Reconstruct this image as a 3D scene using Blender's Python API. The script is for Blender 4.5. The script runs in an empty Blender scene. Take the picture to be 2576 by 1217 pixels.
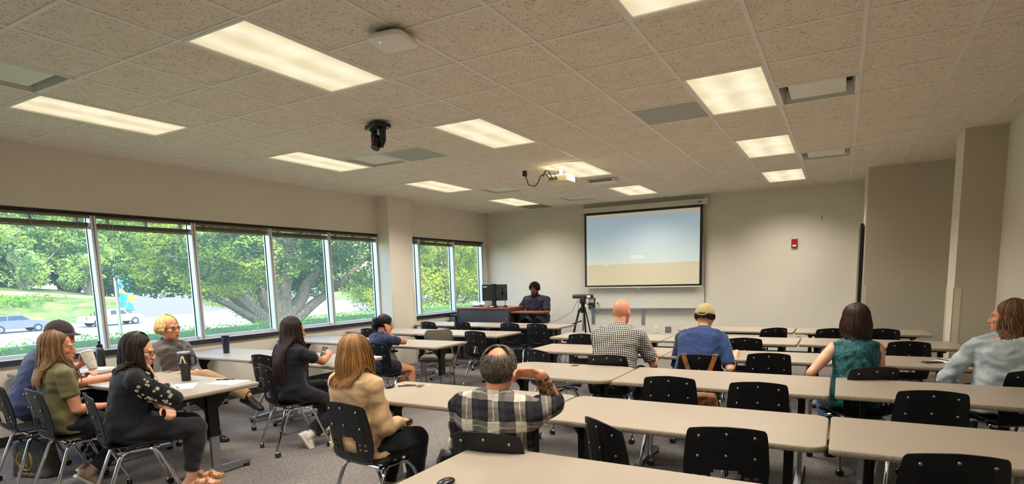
import bpy, bmesh, math, random
import numpy as np
from mathutils import Vector, Matrix, noise
random.seed(7)
SC = bpy.context.scene
COL = SC.collection
PI = math.pi
T = 0.6096            # ceiling module
CEIL = 3.04
XL, XR = -3.69, 5.08  # window wall, right wall
YF, YB = 9.33, -4.9   # front wall, back wall

# ------------------------------------------------------------------ camera
CAMPOS = Vector((5.8957*T, -3.7298*T, CEIL-2.4311*T))
cam = bpy.data.cameras.new('camera'); camo = bpy.data.objects.new('camera', cam); COL.objects.link(camo)
F_PX, CX, CY, W, H = 1450.0, 1310.2, 886.6, 2576, 1217
Rm = Matrix.Rotation(.5075, 3, 'Z') @ Matrix.Rotation(-.1291, 3, 'X') @ Matrix.Rotation(.0251, 3, 'Y')
camR = Rm @ Matrix(((1,0,0),(0,0,-1),(0,1,0)))     # camera x right, y up, -z forward
camo.matrix_world = Matrix.Translation(CAMPOS) @ camR.to_4x4()
cam.sensor_fit = 'HORIZONTAL'; cam.sensor_width = 36
cam.lens = 36*F_PX/W
cam.shift_x = -(CX-W/2)/W
cam.shift_y = (CY-H/2)/W
cam.clip_start = .05; cam.clip_end = 600
SC.camera = camo

# ------------------------------------------------------------------ world, sun, exposure
w = bpy.data.worlds.new('world'); SC.world = w; w.use_nodes = True
nt = w.node_tree; nt.nodes.clear()
sky = nt.nodes.new('ShaderNodeTexSky'); sky.sky_type = 'NISHITA'
sky.sun_disc = False; sky.sun_elevation = math.radians(52); sky.sun_rotation = math.radians(110)
sky.air_density = 1.2; sky.dust_density = 1.5
bg = nt.nodes.new('ShaderNodeBackground'); bg.inputs['Strength'].default_value = 1.3
out = nt.nodes.new('ShaderNodeOutputWorld')
nt.links.new(sky.outputs[0], bg.inputs[0]); nt.links.new(bg.outputs[0], out.inputs[0])
sun = bpy.data.lights.new('sun', 'SUN'); sun.energy = 4.6; sun.angle = math.radians(.6); sun.color = (1, .95, .84)
suno = bpy.data.objects.new('sun', sun); COL.objects.link(suno)
suno.rotation_euler = Vector((-.74, .30, -.80)).to_track_quat('-Z', 'Y').to_euler()
suno.location = (20, -10, 30)
SC.view_settings.view_transform = 'Standard'; SC.view_settings.look = 'None'
SC.view_settings.gamma = 1; SC.view_settings.use_curve_mapping = False
SC.view_settings.exposure = 0.1
LAMP_WATTS = 39; LAMP_COL = (1, .93, .85)

# ------------------------------------------------------------------ materials
MATS = {}
def srgb(r, g, b):
    f = lambda c: (c/255/12.92) if c/255 <= .04045 else ((c/255+.055)/1.055)**2.4
    return (f(r), f(g), f(b), 1)
class NT:
    def __init__(s, m): s.t = m.node_tree; s.b = s.t.nodes['Principled BSDF']
    def n(s, typ, **kw):
        x = s.t.nodes.new(typ)
        for k, v in kw.items(): setattr(x, k, v)
        return x
    def l(s, a, b): s.t.links.new(a, b)
    def coord(s, scale=(1,1,1), kind='Object', rot=(0,0,0)):
        c = s.n('ShaderNodeTexCoord'); m = s.n('ShaderNodeMapping')
        m.inputs['Scale'].default_value = scale; m.inputs['Rotation'].default_value = rot
        s.l(c.outputs[kind], m.inputs[0]); return m.outputs[0]
    def noise(s, vec, scale, detail=3, rough=.5, dist=0):
        x = s.n('ShaderNodeTexNoise'); x.inputs['Scale'].default_value = scale; x.inputs['Detail'].default_value = detail
        x.inputs['Roughness'].default_value = rough; x.inputs['Distortion'].default_value = dist
        if vec is not None: s.l(vec, x.inputs['Vector'])
        return x.outputs['Fac']
    def ramp(s, fac, stops, interp='LINEAR'):
        x = s.n('ShaderNodeValToRGB'); x.color_ramp.interpolation = interp
        e = x.color_ramp.elements
        while len(e) < len(stops): e.new(.5)
        for i, (p, c) in enumerate(stops): e[i].position = p; e[i].color = c
        s.l(fac, x.inputs[0]); return x.outputs[0]
    def math(s, op, a, b=None, clamp=False):
        x = s.n('ShaderNodeMath', operation=op, use_clamp=clamp)
        for i, v in enumerate((a, b)):
            if v is None: continue
            if isinstance(v, (int, float)): x.inputs[i].default_value = v
            else: s.l(v, x.inputs[i])
        return x.outputs[0]
    def mix(s, f, a, b, mode='MIX'):
        x = s.n('ShaderNodeMix', data_type='RGBA', blend_type=mode)
        for i, v in ((0, f), (6, a), (7, b)):
            if isinstance(v, (int, float, tuple)): x.inputs[i].default_value = v
            else: s.l(v, x.inputs[i])
        return x.outputs[2]
    def col(s, c): s.l(c, s.b.inputs['Base Color'])
    def bump(s, h, strength=.3, dist=.01):
        x = s.n('ShaderNodeBump'); x.inputs['Strength'].default_value = strength; x.inputs['Distance'].default_value = dist
        s.l(h, x.inputs['Height']); s.l(x.outputs[0], s.b.inputs['Normal'])
def mat(name, c=(.5,.5,.5,1), rough=.6, metal=0, spec=.5, fn=None, **kw):
    if name in MATS: return MATS[name]
    m = bpy.data.materials.new(name); m.use_nodes = True; MATS[name] = m
    n = NT(m); n.b.inputs['Base Color'].default_value = c; n.b.inputs['Roughness'].default_value = rough
    n.b.inputs['Metallic'].default_value = metal; n.b.inputs['Specular IOR Level'].default_value = spec
    for k, v in kw.items(): n.b.inputs[k.replace('_', ' ')].default_value = v
    if fn: fn(n)
    return m
def speck(base, dark, scale, lo=.42, hi=.5, mixf=.8, dist=.5, bump=0):
    def f(n):
        v = n.coord(); a = n.noise(v, scale, 2, .6, dist)
        c = n.ramp(a, [(lo, dark), (hi, base)]); n.col(c)
        if bump: n.bump(a, bump, .004)
    return f
def cloth(name, c, amt=.18, scale=400, rough=.85, wr=.35, folds=True):
    def f(n):
        v = n.coord(); a = n.noise(v, 9, 4, .6); d = tuple(x*(1-amt) for x in c[:3])+(1,); e = tuple(min(1, x*(1+amt)) for x in c[:3])+(1,)
        n.col(n.ramp(a, [(.3, d), (.7, e)]))
        b = n.noise(n.coord((1, 1, 1.7)), 8, 2, .5, .35); e_ = n.noise(n.coord(), 420, 1)
        n.bump(n.math('ADD', b, n.math('MULTIPLY', e_, .05)), wr, .02)
    return mat(name, c, rough, 0, .2, f, Sheen_Weight=.15)

# colours of the place
def ceil_fn(n):
    v = n.coord(); a = n.noise(v, 62, 2, .5, 1.6); b = n.noise(v, 150, 2, .5, .5); g = n.noise(v, 9, 3)
    base = n.ramp(g, [(.3, srgb(224, 213, 198)), (.7, srgb(233, 223, 208))])
    m1 = n.ramp(a, [(.355, (1,1,1,1)), (.395, (0,0,0,1))]); m2 = n.ramp(b, [(.30, (1,1,1,1)), (.34, (0,0,0,1))])
    mm = n.math('MAXIMUM', m1, m2)
    n.col(n.mix(n.math('MULTIPLY', mm, .75), base, srgb(112, 92, 72))); n.bump(mm, -.5, .004)
M_TILE = mat('ceiling_tile', rough=.9, spec=.1, fn=ceil_fn)
M_TBAR = mat('ceiling_grid_white', srgb(228, 221, 210), .4)
def carpet_fn(n):
    v = n.coord(); a = n.noise(v, 62, 2, .7, .7); b = n.noise(v, 150, 1, .5); g = n.noise(v, 1.3, 3)
    c = n.ramp(a, [(.38, srgb(40, 37, 36)), (.46, srgb(98, 93, 88)), (.60, srgb(126, 119, 111)), (.70, srgb(152, 144, 134))])
    c = n.mix(.35, c, n.ramp(b, [(.4, srgb(66, 62, 64)), (.6, srgb(158, 150, 144))]))
    c = n.mix(.2, c, n.ramp(g, [(.35, srgb(112, 108, 106)), (.65, srgb(138, 132, 128))])); n.col(c); n.bump(a, .7, .01)
M_CARPET = mat('speckled_carpet', rough=.97, spec=.1, fn=carpet_fn)
def wall_fn(c1, c2):
    def f(n):
        v = n.coord(); g = n.noise(v, 1.2, 3); n.col(n.ramp(g, [(.3, c1), (.7, c2)])); n.bump(n.noise(v, 260, 2), .12, .002)
    return f
M_WALL = mat('painted_wall', rough=.75, spec=.25, fn=wall_fn(srgb(214, 207, 192), srgb(220, 213, 198)))
M_WALL_SHADE = mat('shaded_wall', rough=.8, spec=.2, fn=wall_fn(srgb(190, 180, 162), srgb(196, 186, 168)))  # wall colour with shade painted in, for faces turned from the windows
M_PANEL = mat('smooth_grey_panel', srgb(168, 168, 160), .6)
M_WHITE = mat('white_enamel', srgb(226, 222, 212), .4)
M_OFFWH = mat('ivory_plastic', srgb(214, 205, 180), .5)
def table_fn(n):
    v = n.coord(); a = n.noise(v, 420, 1, .5); g = n.noise(v, 3, 2)
    c = n.mix(.5, n.ramp(a, [(.38, srgb(146, 134, 117)), (.62, srgb(172, 159, 141))]), n.ramp(g, [(.3, srgb(156, 143, 126)), (.7, srgb(163, 150, 133))])); n.col(c)
M_TOP = mat('beige_laminate', rough=.36, spec=.45, fn=table_fn)
M_EDGE = mat('table_edge_vinyl', rough=.5, fn=speck(srgb(160, 146, 126), srgb(116, 104, 88), 240, .4, .52))
def shell_fn(n):
    a = n.noise(n.coord(), 500, 2); n.bump(a, .18, .001)
M_SHELL = mat('black_chair_plastic', srgb(15, 15, 17), .45, spec=.35, fn=shell_fn)
M_BLACK = mat('black_metal', srgb(15, 15, 17), .42, spec=.4)
M_BLKPL = mat('black_plastic', srgb(22, 22, 24), .3)
M_CHROME = mat('chrome', srgb(215, 215, 218), .14, 1)
M_STEEL = mat('brushed_steel', srgb(170, 172, 176), .32, 1)
M_ALU = mat('window_aluminium', srgb(206, 208, 210), .4, .35)
M_RUBBER = mat('dark_rubber', srgb(32, 31, 31), .8)
M_GREYPL = mat('grey_plastic', srgb(120, 118, 114), .5)
M_PAPER = mat('white_paper', srgb(236, 233, 226), .9)
M_SILL = mat('dark_sill', srgb(42, 44, 54), .35)
def wood_fn(c1, c2, s=(1, 12, 12)):
    def f(n):
        a = n.noise(n.coord(s), 6, 4, .6, 1.2); n.col(n.ramp(a, [(.3, c1), (.7, c2)]))
    return f
M_WOOD = mat('cherry_laminate', rough=.35, fn=wood_fn(srgb(112, 58, 34), srgb(150, 84, 52)))
M_CHAR = mat('charcoal_laminate', rough=.5, fn=wall_fn(srgb(62, 62, 68), srgb(72, 72, 78)))

# ------------------------------------------------------------------ object helpers
def tag(o, label=None, cat=None, group=None, kind=None):
    if label: o['label'] = label
    if cat: o['category'] = cat
    if group: o['group'] = group
    if kind: o['kind'] = kind
    return o
def thing(name, label, cat, loc=(0,0,0), rz=0, group=None, rot=None):
    o = bpy.data.objects.new(name, None); COL.objects.link(o); o.empty_display_size = .1
    o.location = loc; o.rotation_euler = rot if rot else (0, 0, rz)
    return tag(o, label, cat, group)
class MB:
    """collects shapes into one mesh"""
    def __init__(s): s.v = []; s.f = []; s.mi = []
    def add(s, vs, fs, m=0, M=None):
        o = len(s.v)
        s.v += [tuple(M @ Vector(p)) for p in vs] if M is not None else [tuple(p) for p in vs]
        s.f += [tuple(i+o for i in f) for f in fs]; s.mi += [m]*len(fs); return s
    def box(s, x0, y0, z0, x1, y1, z1, m=0, M=None):
        v = [(x0,y0,z0),(x1,y0,z0),(x1,y1,z0),(x0,y1,z0),(x0,y0,z1),(x1,y0,z1),(x1,y1,z1),(x0,y1,z1)]
        return s.add(v, [(0,3,2,1),(4,5,6,7),(0,1,5,4),(1,2,6,5),(2,3,7,6),(3,0,4,7)], m, M)
    def cbox(s, c, d, m=0, M=None):
        return s.box(c[0]-d[0]/2, c[1]-d[1]/2, c[2]-d[2]/2, c[0]+d[0]/2, c[1]+d[1]/2, c[2]+d[2]/2, m, M)
    def loft(s, rings, m=0, caps=True, closed=True, M=None):
        n = len(rings[0]); vs = [p for r in rings for p in r]; fs = []
        for i in range(len(rings)-1):
            for j in range(n if closed else n-1):
                a = i*n+j; b = i*n+(j+1) % n; fs.append((a, b, b+n, a+n))
        if caps: fs.append(tuple(range(n-1, -1, -1))); fs.append(tuple((len(rings)-1)*n+j for j in range(n)))
        return s.add(vs, fs, m, M)
    def tube(s, pts, r, n=8, m=0, M=None, flat=1.0, up=None):
        pts = [Vector(p) for p in pts]; k = len(pts); rs = r if isinstance(r, (list, tuple)) else [r]*k
        rings = []; ref = None
        for i, p in enumerate(pts):
            t = (pts[min(i+1, k-1)]-pts[max(i-1, 0)])
            if t.length < 1e-9: t = Vector((0,0,1))
            t.normalize()
            if ref is None:
                ref = Vector(up) if up else (Vector((0,0,1)) if abs(t.z) < .9 else Vector((1,0,0)))
            a = (ref - t*ref.dot(t))
            if a.length < 1e-6: a = t.orthogonal()
            a.normalize(); b = t.cross(a); ref = a
            rings.append([tuple(p + (a*math.cos(2*PI*j/n)*flat + b*math.sin(2*PI*j/n))*rs[i]) for j in range(n)])
        return s.loft(rings, m, M=M)
    def lathe(s, prof, n=20, m=0, M=None):
        return s.loft([[(r*math.cos(2*PI*j/n), r*math.sin(2*PI*j/n), z) for j in range(n)] for r, z in prof], m, M=M)
    def ell(s, c, r, nu=14, nv=9, m=0, M=None, R=None):
        rings = []
        for i in range(nv+1):
            a = -PI/2+PI*(i+.0)/nv; cr = max(math.cos(a), .02)
            ring = [Vector((r[0]*cr*math.cos(2*PI*j/nu), r[1]*cr*math.sin(2*PI*j/nu), r[2]*math.sin(a))) for j in range(nu)]
            if R is not None: ring = [R @ p for p in ring]
            rings.append([tuple(p+Vector(c)) for p in ring])
        return s.loft(rings, m, M=M)
    def prism(s, poly, z0, z1, m=0, M=None):
        n = len(poly); vs = [(x, y, z0) for x, y in poly]+[(x, y, z1) for x, y in poly]
        fs = [tuple(range(n-1, -1, -1)), tuple(range(n, 2*n))]+[(i, (i+1) % n, n+(i+1) % n, n+i) for i in range(n)]
        return s.add(vs, fs, m, M)
    def mesh(s, name, mats, smooth=True, angle=35):
        me = bpy.data.meshes.new(name); me.from_pydata(s.v, [], s.f)
        for m in (mats if isinstance(mats, (list, tuple)) else [mats]): me.materials.append(m)
        me.polygons.foreach_set('material_index', s.mi); me.update()
        if smooth:
            me.polygons.foreach_set('use_smooth', [True]*len(me.polygons)); me.set_sharp_from_angle(angle=math.radians(angle))
        return me
def obj(name, me, parent=None, loc=(0,0,0), rot=(0,0,0), bevel=0, label=None, scale=None):
    o = bpy.data.objects.new(name, me); COL.objects.link(o); o.parent = parent; o.location = loc; o.rotation_euler = rot
    if scale: o.scale = scale
    if bevel:
        b = o.modifiers.new('bevel', 'BEVEL'); b.width = bevel; b.segments = 2; b.limit_method = 'ANGLE'; b.harden_normals = False
    if label: o['label'] = label
    return o
CACHE = {}
def cached(key, fn):
    if key not in CACHE: CACHE[key] = fn()
    return CACHE[key]
def boxmesh(name, c, d, m): return MB().cbox(c, d).mesh(name, m, smooth=False)
def rrect(w, d, r, n=5, cx=0, cy=0):
    out = []
    for sx, sy, a0 in ((1,1,0),(-1,1,90),(-1,-1,180),(1,-1,270)):
        for i in range(n+1):
            a = math.radians(a0+90*i/n); out.append((cx+sx*(w/2-r)+r*math.cos(a), cy+sy*(d/2-r)+r*math.sin(a)))
    return out
def textmesh(name, s, size, m, ext=.0005, align='CENTER', bold=0):
    cu = bpy.data.curves.new('t', 'FONT'); cu.body = s; cu.size = size; cu.extrude = ext; cu.align_x = align; cu.align_y = 'CENTER'; cu.offset = bold
    o = bpy.data.objects.new('t', cu); COL.objects.link(o)
    me = bpy.data.meshes.new_from_object(o.evaluated_get(bpy.context.evaluated_depsgraph_get()))
    bpy.data.objects.remove(o); me.name = name; me.materials.clear(); me.materials.append(m); return me
# ================================================================== SHELL
def struct(name, me, bevel=0): return tag(obj(name, me, bevel=bevel), kind='structure')
struct('floor', MB().box(XL-.12, YB-.1, -.12, XR+.1, YF+.1, 0).mesh('floor', M_CARPET, False))
LIGHTS = [(i, j) for i in (-4, 0, 4) for j in (-8, -4, 0, 4, 8, 12)]
VENTS = [(-3, -1), (-3, 5), (-3, 10), (5, 5), (5, 10), (-2, 13)]
PANELS = {(-2, 5): 0, (3, 5): 0, (-4, 14): 1}
skip = {(i, j+k) for i, j in LIGHTS for k in (0, 1)} | set(VENTS) | set(PANELS)
tiles = MB()
for i in range(-7, 9):
    for j in range(-9, 16):
        if (i, j) in skip: continue
        x0, x1 = max(i*T, XL), min((i+1)*T, XR); y0, y1 = max(j*T, YB), min((j+1)*T, YF)
        if x1-x0 < .01 or y1-y0 < .01: continue
        g = .009
        tiles.box(x0+g, y0+g, CEIL+.004, x1-g, y1-g, CEIL+.022)
ceil = struct('ceiling', tiles.mesh('ceiling', M_TILE, False))
grid = MB()
def bar(x0, y0, x1, y1): grid.box(x0, y0, CEIL, x1, y1, CEIL+.012)
for i in range(-6, 9):
    y = YB
    bar(i*T-.013, YB, i*T+.013, YF)
for j in range(-8, 16):
    x0 = XL
    segs = []
    for i in range(-7, 9):
        if any(li == i and j == lj+1 for li, lj in LIGHTS): continue
        segs.append(i)
    for i in segs:
        a, b = max(i*T+.012, XL), min((i+1)*T-.012, XR)
        if b > a: bar(a, j*T-.012, b, j*T+.012)
grid.box(XL, YB, CEIL-.003, XL+.022, YF, CEIL+.01); grid.box(XL, YF-.022, CEIL-.003, 3.87, YF, CEIL+.01); grid.box(XR-.022, YB, CEIL-.003, XR, 5.7, CEIL+.01)
obj('grid', grid.mesh('grid', M_TBAR, False), ceil)
obj('plenum', MB().box(XL-.3, YB-.2, CEIL+.14, XR+.2, YF+.2, CEIL+.3).mesh('plenum', M_GREYPL, False), ceil)

SILL, HEAD = .865, 2.388
MUL = [-4.6, -3.44, -2.29, -1.14, .01, 1.155, 2.294, 3.441, 4.549, 5.66, 6.823, 7.99, 9.12]
wl = MB()
wl.box(XL-.16, YB, 0, XL, YF, SILL-.03); wl.box(XL-.16, YB, HEAD, XL, YF, CEIL+.1)
wl.box(XL-.16, 9.14, SILL-.03, XL, YF, HEAD); wl.box(XL-.16, YB, SILL-.03, XL, -4.62, HEAD)
struct('wall_left', wl.mesh('wall_left', M_WALL, False))
struct('column', MB().box(XL-.14, 5.665, 0, -3.418, 6.30, CEIL+.02).mesh('column', M_WALL, False), .004).name = 'wall_column'
wf = MB().box(XL-.16, YF, 0, 3.87, YF+.15, CEIL+.1)
struct('wall_front', wf.mesh('wall_front', M_WALL, False))
struct('wall_return', MB().box(3.868, 7.91, 0, 3.885, YF+.15, CEIL+.1).mesh('wall_return', M_WALL, False))
struct('wall_niche', MB().box(3.885, 7.90, 0, XR+.15, 8.05, CEIL+.1).mesh('wall_niche', M_WALL_SHADE, False))
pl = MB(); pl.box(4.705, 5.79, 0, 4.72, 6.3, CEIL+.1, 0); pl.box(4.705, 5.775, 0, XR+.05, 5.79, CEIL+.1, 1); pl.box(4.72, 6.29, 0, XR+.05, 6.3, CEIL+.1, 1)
struct('wall_pilaster', pl.mesh('wall_pilaster', [M_WALL, M_WALL_SHADE], False))
struct('wall_right', MB().box(XR, YB, 0, XR+.15, YF, CEIL+.1).mesh('wall_right', M_WALL, False))
struct('wall_back', MB().box(XL-.16, YB-.15, 0, XR+.15, YB, CEIL+.1).mesh('wall_back', M_WALL, False))
# baseboards
struct('baseboard_left', MB().box(XL, YB, 0, XL+.012, 5.66, .10).box(XL, 6.31, 0, XL+.012, YF, .10).mesh('bb', M_RUBBER, False))
struct('baseboard_front', MB().box(XL+.012, YF-.012, 0, 3.86, YF, .10).mesh('bb', M_RUBBER, False))
# sill ledge: light top with dark front edge
sl = MB(); 
for y0, y1 in ((YB, 5.66), (6.31, YF)):
    sl.box(XL-.16, y0, SILL-.03, XL+.01, y1, SILL, 1); sl.box(XL+.002, y0, SILL-.062, XL+.028, y1, SILL-.004, 0)
struct('trim_1', sl.mesh('sill', [M_SILL, M_ALU], False), .003)
struct('trim_2', MB().box(XL-.02, YB, HEAD-.03, XL+.006, 5.66, HEAD+.004).box(XL-.02, 6.31, HEAD-.03, XL+.006, YF-.18, HEAD+.004).mesh('head', M_BLACK, False))
# corner guards
for n, (bx) in enumerate([[(-3.47, 5.660, -3.414, 5.664), (-3.417, 5.66, -3.413, 5.715)], [(-3.417, 6.25, -3.413, 6.304)],
        [(3.862, 7.896, 3.93, 7.899), (3.862, 7.896, 3.866, 7.95)], [(4.700, 5.770, 4.77, 5.774), (4.700, 5.77, 4.704, 5.83)], [(4.700, 6.25, 4.704, 6.304)]]):
    g = MB(); 
    for b in bx: g.box(b[0], b[1], .1, b[2], b[3], 1.32)
    struct('trim_%d' % (n+3), g.mesh('guard', M_OFFWH, False))
# window units
M_GLASS = bpy.data.materials.new('window_glass'); M_GLASS.use_nodes = True
t = M_GLASS.node_tree; t.nodes.clear(); tr = t.nodes.new('ShaderNodeBsdfTransparent'); tr.inputs[0].default_value = (.93, .97, .98, 1)
gl = t.nodes.new('ShaderNodeBsdfGlossy'); gl.inputs['Roughness'].default_value = .03; gl.inputs[0].default_value = (.8, .9, 1, 1)
mx = t.nodes.new('ShaderNodeMixShader'); fr0 = t.nodes.new('ShaderNodeLayerWeight'); fr = t.nodes.new('ShaderNodeMath'); fr.operation = 'POWER'; fr.inputs[1].default_value = 5; t.links.new(fr0.outputs['Facing'], fr.inputs[0]); o_ = t.nodes.new('ShaderNodeOutputMaterial')
dm = t.nodes.new('ShaderNodeMixShader'); dm.inputs[0].default_value = .07; tl = t.nodes.new('ShaderNodeBsdfTranslucent'); tl.inputs[0].default_value = (.85, .93, 1, 1)
t.links.new(tr.outputs[0], dm.inputs[1]); t.links.new(tl.outputs[0], dm.inputs[2])
t.links.new(fr.outputs[0], mx.inputs[0]); t.links.new(dm.outputs[0], mx.inputs[1]); t.links.new(gl.outputs[0], mx.inputs[2]); t.links.new(mx.outputs[0], o_.inputs[0])
M_BLIND = mat('taupe_blind', srgb(122, 110, 92), .55)
M_CORD = mat('blind_cord', srgb(190, 195, 180), .7)
DROP = [.10, .1, .1, .12, .105, .11, .06, .075, .07, .06, .07, .03, .03]
BLN = ['far behind the seats', '', '', '', 'in the leftmost window in view', 'in the second window from the left, above the blond person', 'in the window left of the big tree trunk',
       'in the window right of the big tree trunk', 'in the last window before the column', '', 'in the sliver of window just past the column', 'in the middle window past the column', 'in the window nearest the front wall']
for k in range(len(MUL)-1):
    y0, y1 = MUL[k], MUL[k+1]
    if y0 > 5.6 and y0 < 5.7: y0 = 6.31
    f = MB(); xo, xi = XL-.115, XL-.005
    # mullion at y1 (and at y0 for the first of a run)
    f.box(xo, y1-.03, SILL, xi, y1-.005, HEAD); f.box(xo-.02, y1-.03, SILL, xo+.03, y1+.03, HEAD)
    if k in (0, 9): f.box(xo, y0, SILL, xi, y0+.03, HEAD)
    else: f.box(xo, y0+.005, SILL, xi, y0+.03, HEAD)
    f.box(xo-.01, y0+.03, SILL, xo+.05, y1-.03, SILL+.035); f.box(xo-.01, y0+.03, HEAD-.05, xo+.04, y1-.03, HEAD)
    wnd = struct('window_%d' % (k+1), f.mesh('window', M_ALU, False), .003)
    obj('pane', MB().add([(xo+.01, y0+.03, SILL+.035), (xo+.01, y1-.03, SILL+.035), (xo+.01, y1-.03, HEAD-.05), (xo+.01, y0+.03, HEAD-.05)], [(0, 1, 2, 3)]).mesh('pane', M_GLASS, False), wnd)
    if k < 3 or y1-y0 < .2: continue
    b = thing('window_blind', 'taupe venetian blind raised and bunched under the head %s' % (BLN[k+1] if False else ''), 'blind', (XL-.035, (y0+y1)/2, HEAD-.03), 0, None)
    L = y1-y0-.07; d = DROP[k]
    h = MB().box(-.024, -L/2, -.028, .024, L/2, 0); obj('headrail', h.mesh('headrail', M_BLIND, False), b, bevel=.002)
    s = MB(); z = -.028-d+.05; n = 9
    for q in range(n): s.box(-.024, -L/2+.004, z-q*.0052, .024, L/2-.004, z-q*.0052+.0025)
    s.box(-.024, -L/2, z-n*.0052-.014, .024, L/2, z-n*.0052)
    obj('slat_stack', s.mesh('slats', M_BLIND, False), b)
    for yy in (-L/2+.12, 0, L/2-.12): obj('ladder_tape', MB().box(-.027, yy-.006, z-n*.0052-.016, .027, yy+.006, -.024).mesh('tape', M_BLIND, False), b)
    obj('cord', MB().tube([(.03, -L/2+.16, -.02), (.03, -L/2+.165, -.5), (.032, -L/2+.17, -1.0)], .0025, 6).mesh('cord', M_CORD), b)
    lab = {3: 'beyond the left edge of view', 4: 'across the leftmost window with the grey car outside', 5: 'across the window above the blond person and white pickup', 6: 'across the window just left of the big trunk',
           7: 'across the window right of the big trunk', 8: 'across the window that meets the column', 9: 'on the narrow window strip just past the column', 10: 'on the middle window past the column', 11: 'on the window nearest the front corner'}[k]
    b['label'] = 'raised taupe venetian blind ' + lab; b['group'] = 'raised window blinds'

# ================================================================== CEILING FIXTURES
def diff_fn(n):
    n.t.nodes.remove(n.b)
    c = n.n('ShaderNodeTexCoord'); sp = n.n('ShaderNodeSeparateXYZ'); n.l(c.outputs['Object'], sp.inputs[0])
    w_ = n.math('COSINE', n.math('MULTIPLY', sp.outputs[0], 2*PI/.27)); w_ = n.math('MULTIPLY', n.math('ADD', n.math('MULTIPLY', w_, -1), 1), .5)
    nz = n.noise(n.coord((1, 1, 1)), 3.5, 2)
    rib = n.math('SINE', n.math('MULTIPLY', sp.outputs[1], 700)); rib = n.math('MULTIPLY', rib, .06)
    st = n.math('ADD', n.math('ADD', n.math('MULTIPLY', w_, .14), n.math('MULTIPLY', nz, .36)), n.math('ADD', rib, .66))
    e = n.n('ShaderNodeEmission'); n.l(st, e.inputs['Strength'])
    n.l(n.ramp(st, [(.7, (1, .80, .44, 1)), (1.0, (1, .91, .66, 1))]), e.inputs['Color'])
    n.l(e.outputs[0], n.t.nodes['Material Output'].inputs[0])
M_DIFF = mat('lit_prismatic_diffuser', fn=diff_fn)
def lightframe():
    m = MB(); w, d = T-.02, 2*T-.02
    for (a, b, c, e) in ((-w/2, -d/2, w/2, -d/2+.022), (-w/2, d/2-.022, w/2, d/2), (-w/2, -d/2, -w/2+.022, d/2), (w/2-.022, -d/2, w/2, d/2)):
        m.box(a, b, -.003, c, e, .016)
    m.box(-w/2, -d/2, .03, w/2, d/2, .09)
    return m.mesh('frame', M_WHITE, False)
LLAB = {(-4,0): 'far left of the view, beside the slot vent near the window wall', (-4,4): 'second in the row along the windows, left of the moving camera', (-4,8): 'third in the row along the windows, before the column',
        (-4,12): 'last in the row along the windows, nearest the front corner', (0,0): 'large and near, left of the white access point', (0,4): 'in the middle row, right of the black dome camera',
        (0,8): 'in the middle row, right above the projector', (0,12): 'in the middle row, nearest the projection screen', (4,0): 'cut off by the top edge of the photo',
        (4,4): 'squarish and nearest on the right, left of the near slot vent', (4,8): 'second of the right row, before the far slot vent', (4,12): 'last of the right row, closest to the front wall'}
for i, j in LIGHTS:
    if (i, j) not in LLAB and j < -4: continue
    t_ = thing('ceiling_light', 'lit ceiling light ' + LLAB.get((i, j), ['behind the camera by the windows', 'behind the camera in the middle', 'behind the camera on the right'][LIGHTS.index((i, j)) // 6]), 'ceiling light', ((i+.5)*T, (j+1)*T, CEIL), 0, 'fluorescent ceiling lights')
    obj('frame', cached('lf', lightframe), t_)
    obj('diffuser', cached('df', lambda: MB().box(-T/2+.03, -T+.03, .006, T/2-.03, T-.03, .010).mesh('diffuser', M_DIFF, False)), t_)
    L = bpy.data.lights.new('lamp', 'AREA'); L.shape = 'RECTANGLE'; L.size = T-.1; L.size_y = 2*T-.1; L.energy = LAMP_WATTS; L.color = LAMP_COL; L.spread = math.radians(131)
    lo = bpy.data.objects.new('lamp', L); COL.objects.link(lo); lo.parent = t_; lo.location = (0, 0, -.006)
def ventmesh():
    m = MB(); w = T-.02
    for a, b, c, e in ((-w/2, -w/2, w/2, -w/2+.02), (-w/2, w/2-.02, w/2, w/2), (-w/2, -w/2, -w/2+.02, w/2), (w/2-.02, -w/2, w/2, w/2)): m.box(a, b, -.004, c, e, .02)
    return m.mesh('frame', M_WHITE, False)
def ventcone():
    m = MB(); a, b = T/2-.03, T/2-.052
    m.add([(-a,-a,.0),(a,-a,.0),(a,a,.0),(-a,a,.0),(-b,-b,.11),(b,-b,.11),(b,b,.11),(-b,b,.11)], [(0,4,5,1),(1,5,6,2),(2,6,7,3),(3,7,4,0)])
    m.box(-a, -a, .112, a, a, .12, 1); return m.mesh('cone', [M_WHITE, M_BLACK], False)
VL = ['at the far left edge of the view', 'beside the second light of the window row', 'left of the projector cables', 'nearest on the right, beside the squarish light', 'far one on the right, beside the second light', 'just behind the projector, near the front wall']
for (i, j), l in zip(VENTS, VL):
    v = thing('ceiling_vent', 'square ceiling vent, ' + l, 'ceiling vent', ((i+.5)*T, (j+.5)*T, CEIL), 0, 'ceiling air diffusers')
    obj('frame', cached('vf', ventmesh), v); obj('throat', cached('vc', ventcone), v)
    obj('plate', cached('vp', lambda: MB().cbox((0, 0, .016), (T-.19, T-.19, .006)).mesh('plate', M_WHITE, False)), v)
pn = 0
for (i, j), kdark in PANELS.items():
    pn += 1
    o = obj('ceiling_panel', MB().box(-T/2+.012, -T/2+.012, 0.001, T/2-.012, T/2-.012, .015).mesh('panel', M_PANEL if not kdark else M_GREYPL, False), None, ((i+.5)*T, (j+.5)*T, CEIL))
    tag(o, ['smooth grey-green ceiling panel beside the window-row vent', 'smooth grey-green ceiling panel left of the squarish light', 'dark grey ceiling panel beside the light nearest the front corner'][pn-1], 'ceiling panel')
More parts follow.
